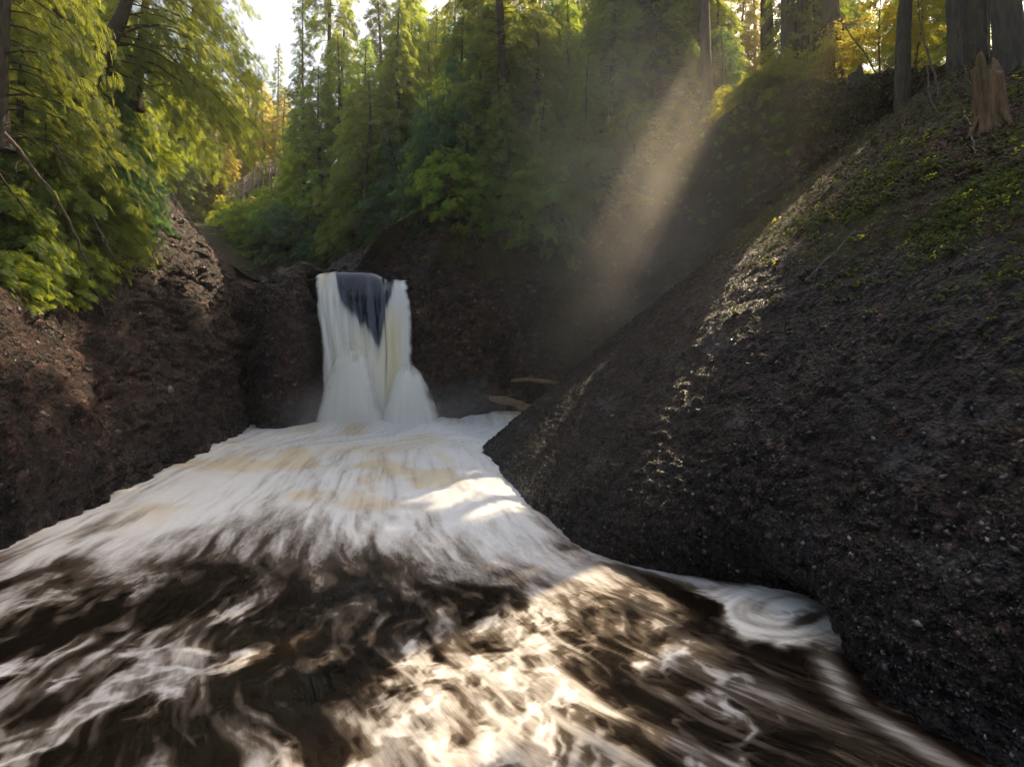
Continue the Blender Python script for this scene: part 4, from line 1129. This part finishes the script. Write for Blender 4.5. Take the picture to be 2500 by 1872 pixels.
def stick(name, pix, r0, r1, mat, label, cat, group=None, part='stem', lift=.03, twigs=0, seed=0, abs_y=None):
    w = []
    for (px, py) in pix:
        if abs_y is not None:
            w.append(at(px, py, abs_y[len(w)])); continue
        hit = seen(px, py) or (at(px, py, 18.5), Vector((0, 0, 1)))
        w.append(hit[0]+hit[1]*lift)
    e = tag(empty(name, w[0]), label, cat, group)
    pts = catmull(np.array([tuple(a-w[0]) for a in w]), 20, 0)
    rg = np.random.RandomState(seed)
    pts[1:-1] += rg.normal(0, .012, (18, 3))
    v, f = tube(pts, np.linspace(r0, r1, 20), 6, bump=.15, seed=seed)
    new_obj(part, raw_mesh(part, v, f), M[mat], e)
    for i in range(twigs):
        t = rg.uniform(.15, .98); p0 = np.array([np.interp(t, np.linspace(0, 1, 20), pts[:, k]) for k in range(3)])
        a = rg.uniform(0, 6.28); ln = rg.uniform(.25, .85)
        k = np.linspace(0, 1, 7)
        d = np.array([math.cos(a), math.sin(a)*.6, rg.uniform(-.2, .4)])
        q = p0+d[None, :]*(ln*k)[:, None]+np.array([0, 0, -1])[None, :]*(ln*.75*k*k)[:, None]+np.array([d[1], -d[0], 0])[None, :]*(ln*.3*np.sin(k*2.5))[:, None]
        v, f = tube(q, np.linspace(.008, .003, 7), 3)
        new_obj('twig', raw_mesh('twig', v, f), M[mat], e)
    return e
# saplings and bare stems on the right slope (foot on the slope, top leaning to the light)
def stem_up(foot, tops, r0, label, seed, mat='twig'):
    h = (seen(*foot) or (at(*foot, 19.5),))[0]
    pix = [foot]+tops
    ys = [h.y+.0]+[h.y+.25*(i+1) for i in range(len(tops))]
    return stick('bare_sapling', pix, r0, r0*.4, mat, label, 'sapling', 'bare saplings on the right slope', abs_y=ys, twigs=3, seed=seed)
stem_up((898, 108), [(880, 82), (868, 58), (850, 34), (838, 8), (826, -30)], .035, 'crooked bare sapling leaning left beside the mossy stump', 1)
stem_up((939, 98), [(935, 76), (927, 50), (922, 28), (914, -30)], .035, 'bare sapling curving up left in the middle of the soil slope', 2)
stem_up((940, 116), [(930, 98), (928, 74), (924, 60)], .022, 'short wavy bare sapling below the curved one', 3)
stem_up((973, 88), [(966, 72), (962, 56), (958, 20)], .018, 'thin bare sapling left of the broken orange stump', 4)
stem_up((990, 60), [(988, 30), (986, -20)], .022, 'upright thin sapling right behind the broken stump', 5)
stem_up((908, 62), [(905, 40), (903, 10), (905, -30)], .020, 'thin upright sapling in front of the slender pale trunk', 6)
stick('fallen_branch', [(966, 112), (971, 132), (974, 152), (978, 158)], .018, .010, 'dead', 'short whitish broken branch below the broken stump', 'branch', lift=.05, seed=21)
stick('fallen_branch', [(806, 282), (822, 268), (842, 248), (858, 232)], .016, .006, 'dead', 'long pale fallen branch across the mossy part of the slope', 'branch', lift=.06, twigs=3, seed=22)
stick('fallen_branch', [(862, 176), (880, 158), (894, 142)], .010, .005, 'twig', 'thin green-brown twig lying above the long pale branch', 'branch', lift=.05, seed=23)
stick('fallen_branch', [(838, 150), (868, 138), (905, 124), (930, 116)], .014, .006, 'twig', 'longest brown fallen branch below the crooked sapling', 'branch', lift=.05, twigs=2, seed=24)
stick('fallen_branch', [(880, 140), (900, 126), (918, 112)], .010, .004, 'twig', 'brown fallen branch crossing the longest one', 'branch', lift=.07, seed=25)
rg = np.random.RandomState(31)
tw = []
for i in range(46):
    px, py = rg.uniform(830, 1015), rg.uniform(80, 200)
    if py < 300-(px-700)*.55-110: continue
    a = rg.normal(-.6, .5); l = rg.uniform(12, 34)
    q = [(px, py), (px+l*.5*math.cos(a), py+l*.5*math.sin(a)), (px+l*math.cos(a), py+l*math.sin(a))]
    if any(seen(*c) is None or seen(*c)[0].y > 19 or c[0] > 1022 for c in q): continue
    tw.append(stick('dry_twig', q, .008, .003, 'twig' if i % 4 else 'dead', 'thin dry twig', 'twig', 'dry twigs on the soil slope', lift=.05, seed=50+i))
label_row(tw, 'thin dry twig', 'on the brown soil slope')

# dead poles on the left
b = seen(106, 316)[0]
stick('dead_pole', [(106, 316), (86, 262), (66, 215), (40, 176), (3, 132)], .020, .042, 'dead', 'long pale dead pole leaning against the left wall', 'dead tree', abs_y=[b.y-.05, b.y-1.3, b.y-2.4, b.y-3.3, b.y-4.2], twigs=6, seed=61)
b = seen(118, 262)[0]
stick('dead_pole', [(118, 262), (104, 238), (84, 198), (62, 158), (52, 140)], .008, .026, 'dead', 'thin twiggy dead treetop hanging down right of the pale pole', 'dead tree', abs_y=[b.y-2.6, b.y-2.8, b.y-3.0, b.y-3.2, b.y-3.3], twigs=26, seed=62)
b = seen(60, 245)[0]
stick('dead_pole', [(62, 250), (40, 225), (18, 200), (-8, 165)], .010, .022, 'twig', 'dark dead pole leaning left of the long pale one', 'dead tree', abs_y=[b.y-.6, b.y-1.8, b.y-2.6, b.y-3.2], twigs=8, seed=63)

# ------------------------------------------------------------------ driftwood in the bowl
def drift(pix, Y, r, label, seed):
    w = [at(px, py, y) for (px, py), y in zip(pix, Y)]
    e = tag(empty('driftwood_log', w[0]), label, 'log')
    pts = catmull(np.array([tuple(a-w[0]) for a in w]), 24, 0)
    v, f = tube(pts, r*(.55+.7*np.sin(np.linspace(.15, 2.95, 24))), 18, bump=.8, seed=seed)
    new_obj('log_body', raw_mesh('log_body', v, f), M['drift'], e)
    for i in range(3):
        t = 5+6*i
        q = np.array([pts[t], pts[t]+[.15, -.15, .16], pts[t]+[.4, -.2, .26]])
        v, f = tube(catmull(q, 6, 0), np.linspace(r*.35, r*.06, 6), 6, bump=.3, seed=seed+i)
        new_obj('branch_stub', raw_mesh('branch_stub', v, f), M['drift'], e)
drift([(489, 397), (510, 402), (530, 408), (556, 402)], [25.6, 25.6, 25.5, 25.4], .13, 'split orange driftwood log lying at the back of the pool', 71)
drift([(500, 383), (522, 379), (545, 381), (562, 384)], [28.0, 28.0, 28.0, 28.0], .07, 'thin driftwood log above the split one in the bowl', 72)

# ------------------------------------------------------------------ wooden fence and staircase
def beam(a, b, w, d, name, parent, mat='plank'):
    a, b = Vector(a), Vector(b)
    dirv = (b-a); ln = dirv.length
    q = dirv.to_track_quat('X', 'Z').to_matrix()
    v, f = box_vf((0, 0, 0), ln, d, w, q)
    o = new_obj(name, raw_mesh(name, v+np.array((a+b)/2-parent.location), f, None, False), M[mat], parent)
    return o
def fence(p0, p1, n, h, label, rails=3):
    p0, p1 = Vector(p0), Vector(p1)
    e = tag(empty('rail_fence', p0), label, 'fence')
    pts = []
    for i in range(n+1):
        p = p0.lerp(p1, i/n); g = ground(p.x, p.y)
        pts.append(g)
        beam(g-Vector((0, 0, .3)), g+Vector((0, 0, h)), .12, .12, 'post', e)
    for i in range(n):
        for k in range(rails):
            z = h*(.30+.62*k/(rails-1))
            off = Vector((0, -.085, 0))
            beam(pts[i]+Vector((0, 0, z))+off, pts[i+1]+Vector((0, 0, z+.01))+off, .13, .04, 'rail', e)
fence((13.2, 27.0, 0), (22.5, 24.5, 0), 5, 1.25, 'weathered wooden rail fence behind the trunks of the right plateau')
fence((9.6, 29.5, 0), (12.6, 28.6, 0), 2, 1.25, 'short piece of rail fence left of the thick dark trunk')

def staircase():
    foot, top = at(226, 214, 43), at(262, 184, 46)
    g0 = ground(foot.x, foot.y)
    e = tag(empty('wooden_staircase', g0), 'pale wooden staircase with slanted board railings on the golden hillside', 'staircase')
    def flight(a, b, n):
        a, b = Vector(a), Vector(b)
        for side in (Vector((0, 0, 0)), Vector((.25, 1.15, 0))):
            beam(a+side, b+side, .24, .06, 'stringer', e)
            for k in range(5):
                p = a.lerp(b, k/4)+side
                gz = min(ground(p.x, p.y).z-.3, p.z-.2)
                beam(Vector((p.x, p.y-.09, gz)), Vector((p.x, p.y-.09, p.z+1.15)), .11, .11, 'post', e)
            for k in range(3):
                beam(a+side+Vector((0, -.17, .40+.32*k)), b+side+Vector((0, -.17, .40+.32*k)), .12, .04, 'rail', e)
        for k in range(n):
            p = a.lerp(b, (k+.5)/n)
            v, f = box_vf(Vector((p.x+.12, p.y+.56, p.z+.10))-e.location, .34, 1.05, .05)
            new_obj('step', raw_mesh('step', v, f, None, False), M['plank'], e)
    flight(at(228, 203, 43), at(244, 192, 43.5), 8)
    flight(at(245, 193, 43.6), at(263, 174, 45), 10)
    flight(at(264, 174, 45.2), at(289, 168, 46), 10)
staircase()

# ------------------------------------------------------------------ stones set in the slopes
def stone_mesh(seed):
    import bmesh
    bm = bmesh.new()
    bmesh.ops.create_icosphere(bm, subdivisions=2, radius=1)
    rg = np.random.RandomState(seed)
    sc = np.array([rg.uniform(.8, 1.2), rg.uniform(.55, .9), rg.uniform(.35, .55)])
    for v in bm.verts:
        p = np.array(v.co)
        k = 1+.5*(float(vnoise(np.array([p[0]*1.3+seed]), np.array([p[1]*1.3+3]), np.array([p[2]*1.3+5]), seed)[0])-.5)
        v.co = Vector(p*sc*k)
    me = bpy.data.meshes.new('stone'); bm.to_mesh(me); bm.free()
    me.materials.append(M['stone'])
    me.polygons.foreach_set('use_smooth', [True]*len(me.polygons))
    return me
STONES = [stone_mesh(i+1) for i in range(5)]
rg = np.random.RandomState(41)
def set_stones(n, x0, x1, y0, y1, parent, ymax, smin, smax, cond):
    k = 0; tries = 0
    while k < n and tries < n*6:
        tries += 1
        px, py = rg.uniform(x0, x1), rg.uniform(y0, y1)
        if not cond(px, py): continue
        hit = seen(px, py)
        if not hit or hit[0].y > ymax or hit[0].z < .15: continue
        s = (smin+(smax-smin)*rg.rand()**3)*hit[0].y/F
        o = bpy.data.objects.new('stone', STONES[rg.randint(5)])
        COL.objects.link(o)
        o.parent = parent
        q = hit[1].to_track_quat('Z', 'Y').to_euler()
        o.rotation_euler = q
        o.rotation_euler.rotate_axis('Z', rg.uniform(0, 6.28))
        o.location = hit[0]-hit[1]*s*.12
        o.scale = (s, s, s)
        k += 1
set_stones(190, 500, 1023, 190, 640, right_slope, 19, 1.2, 4.0, lambda px, py: py > 470-(px-480)*.80 and py > 170+(px-760)*.35)
set_stones(120, 5, 310, 290, 520, cliff_left, 25, 1.4, 4.5, lambda px, py: True)

OCT_V = np.array([(1, 0, 0), (-1, 0, 0), (0, 1, 0), (0, -1, 0), (0, 0, 1), (0, 0, -1)], float)
OCT_F = np.array([(0, 2, 4), (2, 1, 4), (1, 3, 4), (3, 0, 4), (2, 0, 5), (1, 2, 5), (3, 1, 5), (0, 3, 5)])
T = NT('embedded_pebble')
tn = T.attr('tint')
pc = T.ramp(tn, [(0, (.008, .006, .006)), (.35, (.022, .016, .014)), (.55, (.040, .022, .017)), (.75, (.055, .048, .046)), (.9, (.11, .10, .10)), (1, (.24, .23, .23))])
M['pebble'] = T.surf(T.n('ShaderNodeBsdfPrincipled', {'Base Color': pc, 'Roughness': T.ramp(tn, [(0, .35), (1, .55)]), 'Specular IOR Level': .5}).outputs[0])
def pebbles(P, n, smin, smax, parent, toward, cond, seed):
    rg = np.random.RandomState(seed)
    nr, nc = P.shape[:2]
    nn = grid_normals(P, toward)
    i, j = rg.randint(2, nr-2, n*3), rg.randint(2, nc-2, n*3)
    p, nv = P[i, j], nn[i, j]
    ok = cond(p)
    p, nv = p[ok][:n], nv[ok][:n]
    m = len(p)
    t = rg.normal(size=(m, 3)); t -= nv*(t*nv).sum(1, keepdims=True); t /= np.linalg.norm(t, axis=1, keepdims=True)
    b = np.cross(nv, t)
    sz = smin+(smax-smin)*rg.rand(m)**3
    ax = np.stack([t*(sz*rg.uniform(.8, 1.5, m))[:, None], b*(sz*rg.uniform(.6, 1.0, m))[:, None], nv*(sz*rg.uniform(.35, .6, m))[:, None]], 2)
    tv = OCT_V*1.0
    v = np.einsum('nij,kj->nki', ax, tv)+(p-nv*(sz*.18)[:, None])[:, None]+rg.normal(0, .12, (m, 6, 3))*sz[:, None, None]
    f = (OCT_F[None]+6*np.arange(m)[:, None, None]).reshape(-1, 3)
    o = new_obj('embedded_pebbles', raw_mesh('embedded_pebbles', v.reshape(-1, 3), f, {'tint': np.repeat(rg.rand(m)**2.0, 6)}, True), M['pebble'], parent)
    o['kind'] = 'stuff'
pebbles(P_right, 12000, .012, .045, right_slope, (-1, -.3, 1), lambda p: (p[:, 2] > .1) & (p[:, 2] < 4.2+.24*(p[:, 1]-6)) & (p[:, 1] > 2.5) & (p[:, 1] < 19.2), 91)
pebbles(P_left, 4500, .02, .09, cliff_left, (1, -.4, .2), lambda p: (p[:, 2] > .2) & (p[:, 2] < 10) & (p[:, 1] > 6) & (p[:, 1] < 25), 92)
pebbles(P_back, 2500, .025, .10, cliff_back, (-.2, -1, .2), lambda p: (p[:, 2] > .2) & (p[:, 2] < 11) & (p[:, 1] < 32), 93)

# ------------------------------------------------------------------ ground cover and litter
def scatter(name, n, region, tmpl, size, mat, label, veg_min, seed, kindcol=(0, 1)):
    rg = np.random.RandomState(seed)
    Pp, Ff, Uu, Ss, Tt = [], [], [], [], []
    for i in range(n):
        px, py = rg.uniform(region[0], region[2]), rg.uniform(region[1], region[3])
        hit = seen(px, py)
        if not hit: continue
        p, nn = hit
        if p.y > 60: continue
        lim = veg_min(p, px, py)
        if rg.rand() > lim: continue
        a = rg.uniform(0, 6.28)
        Pp.append(p+nn*.03); Ff.append((math.cos(a), math.sin(a), rg.uniform(.0, .7))); Uu.append(nn+Vector((0, 0, .5)))
        Ss.append(size*rg.uniform(.5, 1.4)*(.5+p.y/24)); Tt.append(rg.uniform(*kindcol))
    v, f, t = sprays(np.array([tuple(a) for a in Pp]), np.array(Ff), np.array([tuple(a) for a in Uu]), np.array(Ss), tmpl, np.array(Tt))
    o = new_obj(name, raw_mesh(name, v, f, {'tint': t}, False), M[mat])
    return tag(o, label, None, None, 'stuff')
def on_right(p, px, py):
    if p.x < .5 or p.y > 21: return 0
    e = (p.z-(2.6+.24*(p.y-6)))/2.2
    pn = float(vnoise2(np.array([p.x*.8+3]), np.array([p.y*.8+p.z*.4]), 5)[0])
    return max(0, min(1, e*1.2))*min(1, 0.12+3.4*max(0, pn-.38))
scatter('ground_cover', 9000, (640, 60, 1024, 420), FT_LEAF, .17, 'cover', 'low green leaves growing over the mossy upper slope', on_right, 5, (.25, 1))
scatter('sprouting_leaves', 2200, (640, 60, 1024, 420), FT_LEAF, .15, 'broad', 'bright young leaves dotted over the mossy slope', lambda p, px, py: on_right(p, px, py)*.7, 9)
scatter('leaf_litter', 5000, (800, 40, 1024, 260), FT_LEAF, .13, 'litter', 'brown dead leaves strewn on the soil slope', lambda p, px, py: .8 if 0.5 < p.x and p.y < 22 and p.z > 5.5 else 0, 6)
def on_left(p, px, py):
    if p.x > -7 or p.y > 18.5: return 0
    return max(0, min(1, (p.z-(4.6+.12*(p.y-8)))/2.5))
scatter('ground_ferns', 3000, (0, 120, 235, 320), FT_CEDAR, .30, 'cedar', 'low fronds and moss clinging to the left wall', on_left, 7)
def on_back(p, px, py):
    if p.y < 21.5 or p.y > 46 or p.x < -22: return 0
    pn = float(vnoise2(np.array([p.x*.5+3]), np.array([p.z*.5+p.y*.2]), 15)[0])
    return max(0, min(1, (p.z-9.0-.12*max(p.x, 0))/2.5+(pn-.62)*1.2))
scatter('rim_ground_cover', 5000, (215, 60, 830, 330), FT_CEDAR, .26, 'green', 'mixed low greenery along the bowl rim and the upstream bank', on_back, 8)

# ------------------------------------------------------------------ mist from the falls and haze in the gorge
def volume_material(name, density, falloff, aniso=.35, col=(.93, .94, .97), nscale=.6):
    T = NT(name)
    if falloff:
        co = T.n('ShaderNodeTexCoord').outputs['Object']
        g = T.n('ShaderNodeTexGradient', {'Vector': co}, gradient_type='QUADRATIC_SPHERE').outputs[1]
        nz = T.ramp(T.noise(T.n('ShaderNodeNewGeometry').outputs['Position'], nscale, 2, .5), [(.3, .35), (.7, 1.4)])
        dens = T.math('MULTIPLY', T.math('MULTIPLY', g, density), nz)
    else:
        dens = density
    v = T.n('ShaderNodeVolumePrincipled', {'Color': (*col, 1), 'Density': dens, 'Anisotropy': aniso})
    T.t.links.new(v.outputs[0], T.out.inputs['Volume'])
    return T.m
def mist(loc, sc, density, label, col=(.93, .94, .97)):
    import bmesh
    bm = bmesh.new(); bmesh.ops.create_icosphere(bm, subdivisions=3, radius=1)
    me = bpy.data.meshes.new('mist'); bm.to_mesh(me); bm.free()
    o = new_obj('mist', me, volume_material('spray_mist', density, True, .35, col))
    o.location = loc; o.scale = sc
    return tag(o, label, None, None, 'stuff')
mist((-5.9, 22.9, 1.0), (4.8, 2.4, 2.6), .9, 'pale spray drifting round the foot of the falls')
mist((-1.6, 24.2, 1.6), (2.6, 1.6, 1.9), .35, 'thin spray between the falls and the driftwood')
mist((4.8, 21.6, 8.5), (7.2, 6.0, 12.5), .14, 'faint mist filling the rock bowl', (1.0, .93, .82))
import bmesh
v, f = box_vf((0, 84, 23.5), 284, 232, 52)
hz = new_obj('haze', raw_mesh('haze', v, f, None, False), volume_material('gorge_haze', HAZE, False, .55, (1.0, .97, .93)))
tag(hz, 'thin haze hanging in the gorge', None, None, 'stuff')
